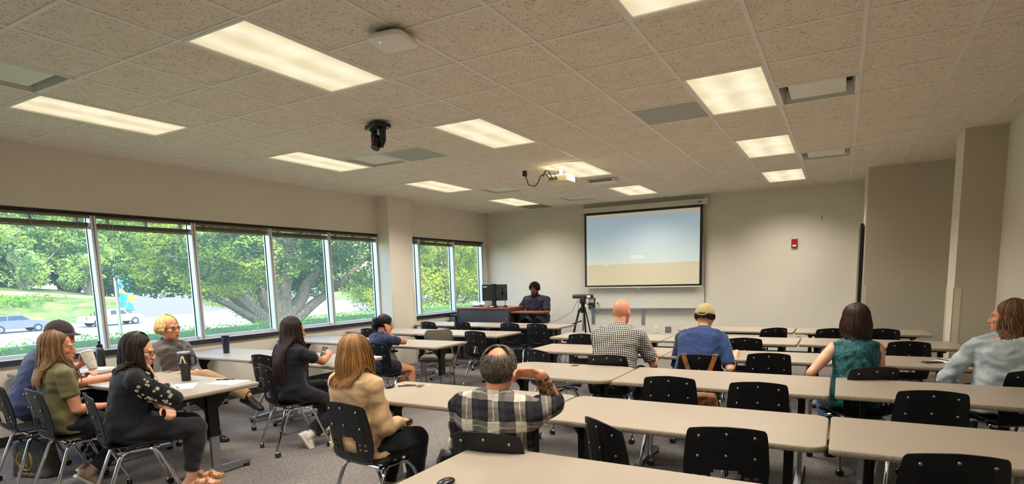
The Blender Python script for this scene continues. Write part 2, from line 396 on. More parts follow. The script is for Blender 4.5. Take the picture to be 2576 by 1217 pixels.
# access point
M_APW = mat('white_plastic', srgb(232, 228, 220), .45)
ap = thing('wireless_access_point', 'white square wireless access point with a small blue light on the ceiling', 'access point', (1.90*T, 1.0*T, CEIL-.002), math.radians(8))
b = MB(); rr = lambda w, z: [(x, y, z) for x, y in rrect(w, w, w*.2, 5)]
b.loft([rr(.20, -.02), rr(.235, -.028), rr(.25, -.042), rr(.24, -.056), rr(.19, -.064)]); obj('housing', b.mesh('housing', M_APW), ap)
obj('bracket', MB().cbox((0, 0, -.01), (.14, .14, .024)).mesh('bracket', M_GREYPL, False), ap)
M_LED = mat('blue_led', fn=lambda n: (n.b.inputs['Emission Color'].__setattr__('default_value', (.25, .35, 1, 1)), n.b.inputs['Emission Strength'].__setattr__('default_value', 2)))
obj('indicator', MB().ell((-.05, -.06, -.064), (.006, .006, .003), 8, 6).mesh('led', M_LED), ap)
# PTZ camera
pz = thing('ceiling_camera', 'black pan-tilt dome camera hanging from the ceiling', 'camera', (-.30, 2.06, CEIL), math.radians(-20))
b = MB().prism(rrect(.24, .17, .03), -.055, -.02); b.prism(rrect(.13, .13, .03), -.02, 0); obj('mount', b.mesh('mount', M_BLKPL), pz, bevel=.004)
b = MB()
for sx in (-1, 1): b.tube([(sx*.072, 0, -.05), (sx*.082, 0, -.09), (sx*.082, 0, -.17), (sx*.06, -.005, -.235)], [.022, .028, .028, .014], 10, flat=1.6)
b.cbox((0, 0, -.06), (.15, .09, .03)); obj('yoke', b.mesh('yoke', M_BLKPL), pz)
hd = MB(); R_ = Matrix.Rotation(math.radians(-38), 3, 'X'); hd.ell((0, 0, -.165), (.052, .06, .055), 18, 12)
hd.tube([Vector((0, 0, -.165)), Vector((.01, -.03, -.21)), Vector((.015, -.05, -.24))], [.045, .045, .04], 18); obj('camera_head', hd.mesh('head', M_BLKPL), pz)
obj('cable', MB().tube([(-.09, -.02, -.04), (-.12, -.03, -.03), (-.14, -.02, 0)], .005, 6).mesh('cable', M_BLKPL), pz)
# projector on ceiling mount
pj = thing('projector', 'cream projector hanging on a short ceiling mount with trailing cables', 'projector', (.19, 5.10, CEIL), math.radians(0))
M_CREAM = mat('cream_plastic', srgb(222, 212, 170), .4)
obj('mount', MB().lathe([(.055, -.0), (.055, -.012), (.02, -.02), (.02, -.10), (.05, -.11), (.05, -.12)], 18).mesh('mount', M_CREAM), pj)
b = MB().prism(rrect(.33, .26, .05), -.22, -.12); obj('body', b.mesh('body', M_CREAM), pj, bevel=.012)
for q in range(5): obj('port', MB().cbox((-.11+q*.026, -.131, -.17), (.014, .006, .03)).mesh('port', M_BLKPL, False), pj)
obj('lens', MB().tube([(.08, .12, -.17), (.08, .15, -.17)], .035, 16).mesh('lens', M_BLKPL), pj)
b = MB().tube([(-.10, -.13, -.16), (-.16, -.17, -.10), (-.22, -.18, -.12), (-.27, -.16, -.20), (-.34, -.12, -.24), (-.48, -.05, -.20), (-.55, 0, -.06), (-.56, .0, 0)], .007, 7)
b.tube([(-.06, -.14, -.17), (-.1, -.18, -.07), (-.16, -.16, -.06), (-.2, -.15, -.13)], .008, 7); b.tube([(0, -.13, -.18), (-.03, -.17, -.11), (.02, -.1, -.03)], .006, 7)
obj('cables', b.mesh('cables', M_BLKPL), pj)
o = obj('ceiling_box', MB().cbox((0, 0, -.035), (.05, .05, .07)).mesh('box', M_BLKPL, False), None, (-.37, 5.10, CEIL), bevel=.004); tag(o, 'small black cable box on the ceiling left of the projector', 'cable box')
# white frame/speaker box
o = thing('ceiling_speaker', 'white shallow louvred box on the ceiling past the projector', 'ceiling box', (.28, 6.45, CEIL))
obj('housing', MB().prism(rrect(.44, .2, .02), -.055, 0).mesh('h', M_WHITE), o, bevel=.004)
obj('grille', MB().box(-.19, -.104, -.045, .19, -.1, -.012).mesh('g', M_GREYPL, False), o)

# ================================================================== FRONT WALL
sx0, sx1, sz0, sz1, sy = -1.19, 1.235, 1.30, 2.845, 9.22
scr = thing('projection_screen', 'pull-down projection screen with black border showing a pale blue slide', 'screen', (0, sy, 0))
M_CASE = mat('screen_case', srgb(206, 202, 188), .4)
obj('case', MB().box(sx0-.05, -.04, sz1+.01, sx1+.05, .075, sz1+.115).mesh('case', M_CASE, False), scr, bevel=.01)
obj('end_cap', MB().box(sx0-.075, -.05, sz1, sx0-.05, .085, sz1+.125).mesh('cap', M_WHITE, False), scr, bevel=.004)
obj('end_cap', MB().box(sx1+.05, -.05, sz1, sx1+.075, .085, sz1+.125).mesh('cap', M_WHITE, False), scr, bevel=.004)
obj('border', MB().box(sx0, -.002, sz0+.02, sx1, .0, sz1+.02).mesh('border', M_BLKPL, False), scr)
obj('bottom_bar', MB().box(sx0-.01, -.012, sz0-.005, sx1+.01, .012, sz0+.02).mesh('bar', M_CASE, False), scr, bevel=.004)
obj('pull_loop', MB().tube([(-.02, -.012, sz0), (-.02, -.012, sz0-.02), (.02, -.012, sz0-.02), (.02, -.012, sz0)], .004, 6).mesh('loop', M_WHITE), scr)
obj('logo_plate', MB().box(sx1-.09, -.043, sz1+.05, sx1-.02, -.04, sz1+.065).mesh('logo', M_BLKPL, False), scr)
def slide_fn(n):
    c = n.n('ShaderNodeTexCoord'); sp = n.n('ShaderNodeSeparateXYZ'); n.l(c.outputs['Generated'], sp.inputs[0])
    u, v = sp.outputs[0], sp.outputs[2]
    g = n.ramp(v, [(.25, srgb(206, 218, 208)), (.65, srgb(186, 208, 216)), (1, srgb(164, 190, 212))])
    tri = n.math('MULTIPLY', n.math('SUBTRACT', .028, n.math('ABSOLUTE', n.math('SUBTRACT', u, .185))), .9)
    edge = n.math('SUBTRACT', .295, n.math('MAXIMUM', tri, 0)); edge = n.math('ADD', edge, n.math('MULTIPLY', u, .004))
    m = n.math('LESS_THAN', v, edge)
    base = n.mix(m, g, srgb(206, 194, 160))
    top = n.math('GREATER_THAN', v, n.math('SUBTRACT', .958, n.math('MULTIPLY', u, .02)))
    base = n.mix(top, base, srgb(196, 190, 172))
    n.l(base, n.b.inputs['Emission Color']); n.b.inputs['Emission Strength'].default_value = .48
    n.col(n.mix(.5, base, (.2, .2, .19, 1)))
M_SLIDE = mat('projected_slide', rough=.8, spec=.1, fn=slide_fn)
bw = .048
obj('slide', MB().box(sx0+bw, -.004, sz0+.055, sx1-bw, -.002, sz1-.04).mesh('slide', M_SLIDE, False), scr)
M_TXT = mat('slide_text', srgb(150, 152, 150), .8, Emission_Color=srgb(245, 248, 240), Emission_Strength=.62)
obj('slide_text', textmesh('txt', 'Intro', .135, M_TXT, bold=.002), scr, loc=((sx0+sx1)/2-.06, -.006, 1.925), rot=(PI/2, 0, 0))
wb = thing('whiteboard', 'white marker board behind the projection screen above a metal tray', 'whiteboard', (0, YF, 0))
obj('panel', MB().box(-1.14, -.02, .87, 1.27, 0, 2.3).mesh('panel', mat('whiteboard', srgb(212, 208, 196), .3), False), wb)
obj('frame', MB().box(1.268, -.024, .86, 1.277, 0, 2.31).box(-1.15, -.024, .86, -1.141, 0, 2.31).mesh('fr', M_STEEL, False), wb)
obj('tray', MB().box(-1.14, -.085, .855, 1.27, -.02, .868).box(-1.14, -.09, .855, 1.27, -.085, .885).mesh('tray', M_STEEL, False), wb)
for k, x in enumerate((-1.05, .05)):
    m = MB().box(x-.035, YF-.012, .53, x-.012, YF, .845).box(x+.012, YF-.012, .53, x+.035, YF, .845)
    for q in range(6): m.box(x-.03, YF-.014, .56+q*.047, x+.03, YF-.010, .575+q*.047)
    tag(obj('wall_bracket', m.mesh('bracket', M_STEEL, False)), ['slotted metal wall bracket behind the camera tripod', 'slotted metal wall bracket under the middle of the whiteboard tray'][k], 'bracket')
o = thing('spray_bottle', 'small dark and yellow-green bottle on the whiteboard tray', 'bottle', (-.93, YF-.055, .871))
obj('body', MB().lathe([(.016, 0), (.019, .004), (.019, .07), (.012, .085)], 14).mesh('b', mat('lime_label', srgb(172, 190, 60), .5)), o)
obj('cap', MB().lathe([(.012, .085), (.014, .09), (.014, .125), (.008, .13)], 14).mesh('c', M_BLKPL), o)
def plate(name, lab, cat, x, z, w, h, m, dx=None):
    o = thing(name, lab, cat, (x, YF, z)); obj('plate', MB().box(-w/2, -.008, -h/2, w/2, 0, h/2).mesh('p', m, False), o, bevel=.002)
    return o
o = plate('wall_plate', 'white wall plate with one round jack under the whiteboard', 'outlet', .32, .445, .075, .12, M_APW); obj('jack', MB().tube([(0, -.012, 0), (0, -.006, 0)], .008, 10).mesh('j', M_BLKPL), o)
o = plate('floor_box_plate', 'square steel double outlet plate low on the front wall', 'outlet', .565, .445, .12, .12, M_STEEL); obj('socket', MB().box(-.045, -.012, -.035, -.008, -.007, .035).box(.008, -.012, -.035, .045, -.007, .035).mesh('j', M_GREYPL, False), o)
M_RED = mat('red_enamel', srgb(150, 30, 22), .4)
o = thing('fire_alarm', 'small red fire alarm box high on the front wall', 'fire alarm', (2.828, YF, 2.05)); obj('housing', MB().box(-.05, -.05, -.075, .05, 0, .075).mesh('h', M_RED, False), o, bevel=.006)
obj('strobe', MB().box(-.03, -.062, -.06, .03, -.05, -.03).mesh('s', M_APW, False), o)
tag(obj('wall_hook', MB().tube([(0, 0, .03), (0, -.01, .02), (0, -.02, -.02), (0, -.035, -.03), (0, -.04, -.015)], .006, 7).mesh('hook', M_STEEL), None, (3.25, YF, 2.46)), 'small metal hook alone on the front wall', 'hook')
o = plate('outlet', 'white outlet low on the front wall, left of the steel one on the right', 'outlet', 1.72, .445, .075, .12, M_APW)
o = plate('outlet', 'ivory outlet low on the front wall under the right seam', 'outlet', 2.95, .42, .08, .1, M_OFFWH)
o = plate('outlet', 'steel outlet plate low on the front wall right of the ivory one', 'outlet', 3.25, .42, .1, .1, M_STEEL)
# black framed board edge-on on the return wall
tv = thing('wall_display', 'black framed flat display seen edge-on on the side wall by the right corner', 'display', (3.868, 8.5, 0))
obj('panel', MB().box(-.055, -.55, .9, -.012, .55, 2.24).mesh('p', M_BLKPL, False), tv, bevel=.006); obj('bracket', MB().box(-.012, -.2, 1.4, 0, .2, 1.8).mesh('b', M_BLACK, False), tv)
# ================================================================== TABLES
M_DKBLUE = M_BLACK
def tabletop_mesh(w, d, r=.03):
    def f():
        t = .030; n = 6; rings = []
        P = lambda ins, z, rr: [(x, y, z) for x, y in rrect(w-2*ins, d-2*ins, max(rr-ins, .004), n)]
        m = MB(); m.loft([P(.004, -t, r), P(0, -t+.006, r), P(0, -.008, r), P(.003, -.002, r), P(.008, 0, r)], 1)
        m.add(P(.008, .0002, r), [tuple(range(4*(n+1)))], 0)
        return m.mesh('tabletop', [M_TOP, M_EDGE])
    return cached(('top', w, d, r), f)
def tleg_mesh():
    m = MB(); m.box(-.022, -.045, .33, .022, .045, .70)
    m.box(-.022, -.24, .675, .022, .24, .70)                      # top bracket
    for s in (-1, 1):                                             # gusset
        m.add([(-.003, s*.02, .52), (-.003, s*.20, .69), (-.003, s*.02, .69), (.003, s*.02, .52), (.003, s*.20, .69), (.003, s*.02, .69)], [(0,1,2),(3,5,4),(0,3,4,1),(1,4,5,2),(2,5,3,0)])
    return m.mesh('leg', M_BLACK, False)
def foot_mesh():
    m = MB(); m.box(-.015, -.036, .05, .015, .036, .34)
    m.loft([[(x, y, z) for x, z in ((-.022, h0), (.022, h0), (.022, h1), (-.022, h1))] for y, h0, h1 in ((-.30, .035, .055), (-.28, .03, .062), (0, .03, .075), (.28, .03, .062), (.30, .035, .055))])
    return m.mesh('foot', M_STEEL, False)
def caster_mesh():
    m = MB(); m.tube([(-.022, 0, .022), (-.008, 0, .022)], .022, 14); m.tube([(.008, 0, .022), (.022, 0, .022)], .022, 14); m.tube([(-.01, 0, .022), (.01, 0, .022)], .008, 8, 1)
    m.tube([(0, 0, .022), (0, 0, .052)], .011, 8, 1); m.ell((0, 0, .034), (.019, .022, .016), 10, 7, 1)
    return m.mesh('caster', [M_RUBBER, M_STEEL])
TB = 0.737
def table(x0, x1, y0, y1, label, group='beige folding classroom tables', r=.03, legs=True, grommet=None):
    w, d = x1-x0, y1-y0
    t = thing('classroom_table', label, 'table', ((x0+x1)/2, (y0+y1)/2, 0), 0, group)
    obj('tabletop', tabletop_mesh(round(w, 3), round(d, 3), r), t, (0, 0, TB))
    obj('crossbar', cached(('xb', round(w, 3)), lambda: MB().box(-w/2+.16, -.02, .655, w/2-.16, .02, .70).box(-w/2+.12, -.28, .695, -w/2+.16, .28, .7065).box(w/2-.16, -.28, .695, w/2-.12, .28, .7065).mesh('crossbar', M_BLACK, False)), t)
    for s in (-1, 1):
        lg = obj('leg', cached('tleg', tleg_mesh), t, (s*(w/2-.18), 0, 0))
        ft = obj('foot', cached('tfoot', foot_mesh), lg)
        for q in (-1, 1): obj('caster', cached('tcast', caster_mesh), lg, (0, q*.27, -.0), (0, 0, .5*q+.2*s))
    if grommet: obj('grommet', cached('grom', lambda: MB().lathe([(.036, 0), (.038, .003), (.03, .0035)], 18).mesh('g', M_BLKPL)), t, (grommet[0], grommet[1], TB))
    return t
S1 = 'of the row nearest the camera'
g = 'beige classroom tables'
table(2.03, 3.565, -.62, .075, 'beige laminate table nearest the camera, its bare corner at the bottom centre', g)
table(3.575, 5.06, -.62, .075, 'beige laminate table at the bottom right corner, mostly cut off', g)
table(.47, 2.015, .69, 1.365, 'beige laminate table with the keys on it, beside the beige-jacket person', g, .05)
table(2.025, 3.565, .67, 1.365, 'long bare beige table across the centre foreground, right of the plaid person', g, .08)
table(3.572, 5.06, .67, 1.365, 'bare beige table of the second row at the right edge of the photo', g)
table(.89, 2.03, 1.93, 2.69, 'rounded-corner beige table with a black cable grommet', g, .13, grommet=(.0, .28))
table(2.04, 3.555, 1.95, 2.72, 'bare beige table behind the two empty chairs of the centre, third row', g)
table(3.585, 5.06, 2.0, 2.73, 'bare beige table in front of the green-top person, third row right', g)
table(.47, 2.03, 3.46, 4.15, 'beige table the person in the checked shirt leans on', g)
table(2.04, 3.56, 3.46, 4.15, 'beige table the person in the tan cap leans on', g)
table(3.57, 5.04, 3.50, 4.17, 'beige table with the phone and papers on it, far right', g)
table(.10, 1.655, 4.82, 5.52, 'beige table just past the checked-shirt table, beside the tripod', g)
table(1.665, 3.185, 4.84, 5.56, 'beige table past the capped person, fifth row centre', g)
table(3.2, 4.73, 4.88, 5.62, 'beige table of the fifth row ending near the right pilaster', g)
table(1.5, 3.05, 6.29, 6.98, 'beige table closest to the whiteboard wall, left one of the front pair', g)
table(3.065, 4.6, 6.29, 6.98, 'beige table closest to the front wall on the right, by the niche', g)
table(-3.66, -2.22, .19, .87, 'beige table under the window with the black bottle and notebook', g, .06)
table(-2.20, -.69, .19, .87, 'beige table with the lettered tumbler and papers', g, .03)
table(-3.66, -2.02, 1.74, 2.48, 'beige table under the window with the dark blue tumbler', g)
table(-2.00, -.76, 1.74, 2.48, 'beige table the long-haired person leans on', g, .06)
table(-3.66, -2.26, 3.36, 4.06, 'bare beige table under the window, third row', g)
table(-2.25, -.72, 3.34, 4.04, 'beige table the person in the navy shirt leans on', g)
table(-3.66, -2.16, 4.72, 5.46, 'beige table against the window wall just before the column', g)
table(-2.15, -.68, 4.72, 5.46, 'bare beige table past the navy-shirt person, fourth row left', g)
table(-3.40, -1.94, 6.18, 6.92, 'beige table in front of the podium, left one', g)
table(-1.93, -.42, 6.18, 6.92, 'beige table in front of the seated presenter, with a cable over it', g)

# ================================================================== CHAIRS
# side profile of the moulded shell: (y, z, half width) from the top of the back to the front of the seat
PROF = [(-.266, .830, .190), (-.263, .818, .203), (-.256, .78, .210), (-.245, .72, .216), (-.234, .65, .222), (-.228, .60, .224), (-.222, .55, .220), (-.214, .50, .210),
        (-.200, .465, .202), (-.170, .442, .200), (-.12, .436, .204), (-.06, .438, .212), (0, .442, .218), (.07, .446, .222), (.13, .448, .222), (.18, .442, .218), (.205, .425, .205), (.212, .410, .19)]
PROF = [(y, z, w_*.885) for y, z, w_ in PROF]
def chair_shell(back):
    # dense resample
    P = []
    for i in range(len(PROF)-1):
        for k in range(3):
            t = k/3; P.append([PROF[i][j]*(1-t)+PROF[i+1][j]*t for j in range(3)])
    P.append(list(PROF[-1])); P = [P[0]]+[[(P[i-1][j]+2*P[i][j]+P[i+1][j])/4 for j in range(3)] for i in range(1, len(P)-1)]+[P[-1]]
    split = 25; rng = (0, split+1) if back else (split, len(P)-1)
    nu = 28; bm = bmesh.new(); vs = []
    for i in range(rng[0], rng[1]+1):
        y, z, hw = P[i]; row = []
        for j in range(nu+1):
            u = -1+2*j/nu; x = u*hw
            if back or i <= split+1:
                f = min(1, max(0, (z-.44)/.1)); dy = .030*(abs(u)**2.2)*f+ (.0 if i > 0 else 0); dz = -.010*(abs(u)**3)*(1 if i < 6 else max(0, 1-(i-6)/6)) + (.008*(1-abs(u)) if i < 4 else 0)
                rib = 0
                if .46 < z < .78: rib = -.004*max(0, math.cos(u*PI*3.0))**4
                row.append(bm.verts.new((x, y+dy+rib, z+dz+.018*(abs(u)**3)*(1-f))))
            else:
                row.append(bm.verts.new((x, y, z+.016*(abs(u)**3)*(1 if y < .12 else .4)-.004*(1-u*u))))
        vs.append(row)
    for i in range(len(vs)-1):
        zi = (P[rng[0]+i][1]+P[rng[0]+i+1][1])/2
        for j in range(nu):
            uc = abs(-1+2*(j+.5)/nu)
            if back:
                if .515 < zi < .605 and uc < .36: continue                      # central opening
                if .60 <= zi < .615 and uc < .28: continue
                if uc > .42 and uc < .82 and abs(uc-.62) > .03 and (.495 < zi < .508 or .533 < zi < .547 or .570 < zi < .585): continue    # slots
            bm.faces.new((vs[i][j], vs[i][j+1], vs[i+1][j+1], vs[i+1][j]))
    for v in [v for v in bm.verts if not v.link_faces]: bm.verts.remove(v)
    bmesh.ops.recalc_face_normals(bm, faces=bm.faces)
    bmesh.ops.solidify(bm, geom=bm.faces[:], thickness=.008)
    me = bpy.data.meshes.new('shell'); bm.to_mesh(me); bm.free(); me.materials.append(M_SHELL)
    me.polygons.foreach_set('use_smooth', [True]*len(me.polygons)); me.set_sharp_from_angle(angle=math.radians(40)); return me
RIV = [(-.125, .795), (0, .803), (.125, .795), (-.13, .69), (0, .693), (.13, .69)]
def rivet_mesh(): return MB().ell((0, 0, 0), (.0075, .004, .0075), 10, 6).mesh('rivet', M_STEEL)
def backy(z): 
    for i in range(len(PROF)-1):
        if PROF[i][1] >= z >= PROF[i+1][1]:
            t = (PROF[i][1]-z)/(PROF[i][1]-PROF[i+1][1]); return PROF[i][0]*(1-t)+PROF[i+1][0]*t
    return -.2
def legtube(sy):
    m = MB(); x = 1
    m.tube([(.13, sy*.02, .405), (.155, sy*.06, .408), (.178, sy*.10, .395), (.19, sy*.125, .36), (.222, sy*.235, .075), (.224, sy*.24, .058)], .0125, 10)
    return m.mesh('leg', M_CHROME)
def frame_mesh():
    m = MB()
    for s in (-1, 1): m.tube([(s*.15, -.13, .405), (s*.15, .13, .405)], .012, 8)
    m.tube([(-.17, -.09, .402), (.17, -.09, .402)], .012, 8); m.tube([(-.17, .09, .402), (.17, .09, .402)], .012, 8)
    return m.mesh('frame', M_CHROME)
def chair_caster():
    m = MB(); m.tube([(0, 0, .062), (0, 0, .036)], .013, 8, 1); m.tube([(-.017, 0, .024), (-.004, 0, .024)], .024, 14); m.tube([(.004, 0, .024), (.017, 0, .024)], .024, 14)
    m.ell((0, 0, .036), (.018, .024, .018), 10, 7, 1); return m.mesh('caster', [M_RUBBER, M_STEEL])
MIRR = {}
def mirrored(me, key):
    if key not in MIRR:
        c = me.copy(); c.transform(Matrix.Scale(-1, 4, (1,0,0))); c.flip_normals(); MIRR[key] = c
    return MIRR[key]
CH_G = 'black moulded classroom chairs'
def chair(x, y, deg, label, mid=True):
    """x, y = middle of the top of the back (mid) ; deg = yaw"""
    if mid: x = CAMPOS.x+(x-CAMPOS.x)*.958; y = CAMPOS.y+(y-CAMPOS.y)*.958
    a = math.radians(deg); ox, oy = -math.sin(a)*.262, math.cos(a)*.262
    if not mid: ox = oy = 0
    t = thing('classroom_chair', label, 'chair', (x+ox, y+oy, 0), a, CH_G)
    obj('backrest', cached('cback', lambda: chair_shell(True)), t); obj('seat', cached('cseat', lambda: chair_shell(False)), t)
    for px, pz in RIV:
        u = abs(px)/.186; obj('rivet', cached('riv', rivet_mesh), t, (px, backy(pz)-.009+.030*u**2.2, pz-.012*u), (0, 0, 0), label=None)
    obj('frame', cached('cframe', frame_mesh), t)
    for sy in (1, -1):
        k = 'cleg%d' % sy; me = cached(k, lambda: legtube(sy))
        for sx in (1, -1):
            obj('leg', me if sx > 0 else mirrored(me, k), t)
            obj('caster', cached('ccast', chair_caster), t, (sx*.224, sy*.24, 0), (0, 0, random.uniform(0, 3)))
    return t
C = chair
def cpos(x, y):
    return CAMPOS.x+(x-CAMPOS.x)*.958, CAMPOS.y+(y-CAMPOS.y)*.958
C(3.13, .62, 11, 'empty black chair nearest the camera, alone in the centre foreground')
C(4.04, .55, 11, 'empty black chair cut by the bottom edge at the lower right')
C(2.50, 1.94, 5, 'empty black chair before the third row, left of the pair, beside the brown bag')
C(3.12, 1.93, 6, 'empty black chair right of centre in front of the third row tables')
C(4.12, 2.0, 5, 'empty black chair on the right with all six rivets showing, third row')
C(4.86, 1.97, 0, 'empty black chair cut off by the right edge of the photo, third row')
C(1.65, 2.92, 12, 'black chair the person in the checked shirt sits on')
C(2.46, 3.19, 9, 'black chair with brown leather straps over its back')
C(3.03, 3.50, 10, 'empty black chair between the capped person and the green-top person')
C(3.86, 2.90, 28, 'black chair under the person in the green top')
C(4.86, 3.10, 25, 'black chair under the person in the pale denim jacket')
C(.80, 3.06, -24, 'empty black chair turned at the left end of the checked-shirt row')
C(.62, 4.74, 8, 'empty black chair left of the checked shirt, fifth row')
C(2.64, 4.78, 9, 'empty black chair just right of the capped head, fifth row')
C(4.24, 4.86, 4, 'empty black chair of the fifth row, right of the green-top person')
C(2.84, 6.16, 35, 'empty black chair turned sideways in the front row, right side')
C(3.52, 6.22, 12, 'empty black chair half hidden left of the dark bob, front row')
C(4.08, 6.30, 5, 'empty black chair right of the dark bob, front row')
C(-3.02, 6.10, -8, 'empty black chair beside the column in front of the podium')
C(-2.36, 6.24, -8, 'empty black chair in front of the podium, second from the column')
C(-1.31, 6.14, -4, 'empty black chair below the presenter, third from the column')
C(-.78, 6.12, -2, 'empty black chair whose whole back opening shows, at the cable end')
C(-1.08, 4.72, -4, 'empty black chair standing clear in the aisle, legs in view')
C(-3.12, 4.70, 0, 'empty black chair left of the navy-shirt person by the column')
C(-1.44, 3.04, 0, 'black chair under the person in the navy shirt')
C(-1.88, 1.76, 0, 'empty black chair tucked in just left of the long dark hair')
C(-.93, 1.37, -20, 'black chair the long-haired person in black sits on', False)
C(1.0, .44, -6, 'black chair the person in the beige jacket sits on', False)
C(2.08, .05, 8, 'black chair the plaid-shirt person sits on')
C(2.50, .50, -38, 'empty black chair pushed under the table right of the plaid shirt')
C(-1.58, -.13, -6, 'black chair the person in the olive shirt sits on', False)
C(-.90, -.06, -18, 'black chair the person in the black embroidered top sits on', False)
C(-2.46, -.32, -4, 'black chair at the left edge, under the person in the dark cap')
C(-2.30, 1.10, -84, 'black chair the blond person in grey sits sideways on', False)
# padded chair beside navy person
M_PAD = mat('brown_grey_fabric', rough=.9, fn=speck(srgb(112, 98, 84), srgb(82, 70, 60), 260))
pc = thing('padded_chair', 'brown padded chair beyond the navy-shirt person', 'chair', (-1.42, 4.28, 0), math.radians(-150))
obj('seat', MB().loft([[(x, y, z) for x, y in rrect(w_, w_*.95, .08, 5)] for w_, z in ((.40, .42), (.46, .435), (.47, .46), (.43, .485), (.3, .492))]).mesh('s', M_PAD), pc)
obj('backrest', MB().loft([[(x*.0+xx, -.25-.02*(zz-.6)/.2+yy, zz) for xx, yy in rrect(w_, .035, .015, 4)] for w_, zz in ((.34, .56), (.40, .58), (.42, .70), (.40, .80), (.33, .83))]).mesh('b', M_PAD), pc)
obj('frame', MB().tube([(-.19, -.22, .78), (-.2, -.22, .43), (-.2, .2, .41), (-.21, .24, .03)], .012, 8).tube([(.19, -.22, .78), (.2, -.22, .43), (.2, .2, .41), (.21, .24, .03)], .012, 8).tube([(-.2, .0, .41), (.2, 0, .41)], .012, 8).tube([(-.2, -.2, .42), (-.21, -.26, .0)], .012, 8).tube([(.2, -.2, .42), (.21, -.26, .0)], .012, 8).mesh('f', M_STEEL), pc)
# ================================================================== OUTSIDE
def foliage_mat(name, dark, light, scale=1.2):
    def f(n):
        c = n.noise(n.coord(), scale, 3, .6); g = n.n('ShaderNodeObjectInfo'); 
        c2 = n.math('ADD', c, n.math('MULTIPLY', n.math('SUBTRACT', g.outputs['Random'], .5), .25))
        colr = n.ramp(c2, [(.40, dark), (.60, light)]); n.col(colr)
        tr = n.n('ShaderNodeBsdfTranslucent'); n.l(colr, tr.inputs[0]); mx = n.n('ShaderNodeMixShader'); mx.inputs[0].default_value = .38
        n.l(n.b.outputs[0], mx.inputs[1]); n.l(tr.outputs[0], mx.inputs[2]); n.l(mx.outputs[0], n.t.nodes['Material Output'].inputs[0])
    return mat(name, rough=.6, spec=.3, fn=f)
M_LEAF = foliage_mat('maple_leaves', srgb(70, 98, 52), srgb(206, 216, 86), .42)
M_LEAF2 = foliage_mat('forest_leaves', srgb(96, 132, 78), srgb(176, 204, 110), .3)
M_HEDGE = foliage_mat('hedge_leaves', srgb(70, 120, 30), srgb(140, 190, 60), 1.5)
M_BARK = mat('bark', rough=.9, fn=lambda n: (n.col(n.ramp(n.noise(n.coord((6, 6, 1)), 5, 4), [(.3, srgb(92, 82, 72)), (.7, srgb(150, 138, 124))])), n.bump(n.noise(n.coord((8, 8, 1)), 6, 3), .6, .05)))
def terrain(x, y):
    d = XL-x
    if d < 14: z = -.45-.0*d
    elif d < 40: z = -.45-(d-14)/26*2.1
    elif d < 73: z = -2.55
    elif d < 95: z = -2.55+(d-73)/22*3.9
    else: z = 1.35+(d-95)*.12
    if y > 34: z = z*max(.0, 1-(y-34)/30)+(-1.6)*min(1, (y-34)/30) if d > 25 else z
    return z
def ground_strip(name, d0, d1, y0, y1, m, nx, ny, jitter=0, kind='structure', lift=0):
    b = MB(); vs = []; fs = []
    for i in range(nx+1):
        for j in range(ny+1):
            x = XL-(d0+(d1-d0)*i/nx); y = y0+(y1-y0)*j/ny
            vs.append((x, y, terrain(x, y)+lift+(noise.noise(Vector((x*.3, y*.3, 0)))*jitter if 0 < i < nx else 0)))
    for i in range(nx):
        for j in range(ny): a = i*(ny+1)+j; fs.append((a, a+ny+1, a+ny+2, a+1))
    b.add(vs, fs); o = obj(name, b.mesh(name, m)); o['kind'] = kind; return o
M_GRASS = mat('lawn_grass', rough=.95, fn=lambda n: n.col(n.ramp(n.noise(n.coord(), 2.5, 5, .7), [(.35, srgb(62, 104, 34)), (.65, srgb(96, 140, 50))])))
M_BANK = mat('bank_grass', rough=.95, fn=lambda n: n.col(n.ramp(n.noise(n.coord(), .35, 5, .7), [(.40, srgb(70, 96, 36)), (.52, srgb(94, 108, 50)), (.64, srgb(118, 100, 68))])))
M_DIRT = mat('pale_dirt', rough=.95, fn=lambda n: n.col(n.ramp(n.noise(n.coord(), .4, 4, .6), [(.35, srgb(142, 112, 88)), (.6, srgb(158, 130, 104))])))
M_ROAD = mat('pale_asphalt', rough=.9, fn=lambda n: n.col(n.ramp(n.noise(n.coord(), .5, 4, .6), [(.35, srgb(112, 110, 110)), (.65, srgb(130, 127, 124))])))
ground_strip('lawn', .16, 34, -30, 90, M_GRASS, 20, 30, .15)
ground_strip('verge', 34, 46, -30, 90, M_BANK, 6, 30, .1)
ground_strip('road', 46, 72, -30, 120, M_ROAD, 4, 30)
ground_strip('bank', 72, 92, -30, 120, M_BANK, 14, 60, .8)
ground_strip('dirt_slope', 92, 97, -30, 120, M_DIRT, 4, 60, .5)
ground_strip('hill', 97, 180, -60, 160, M_BANK, 14, 40, 1)
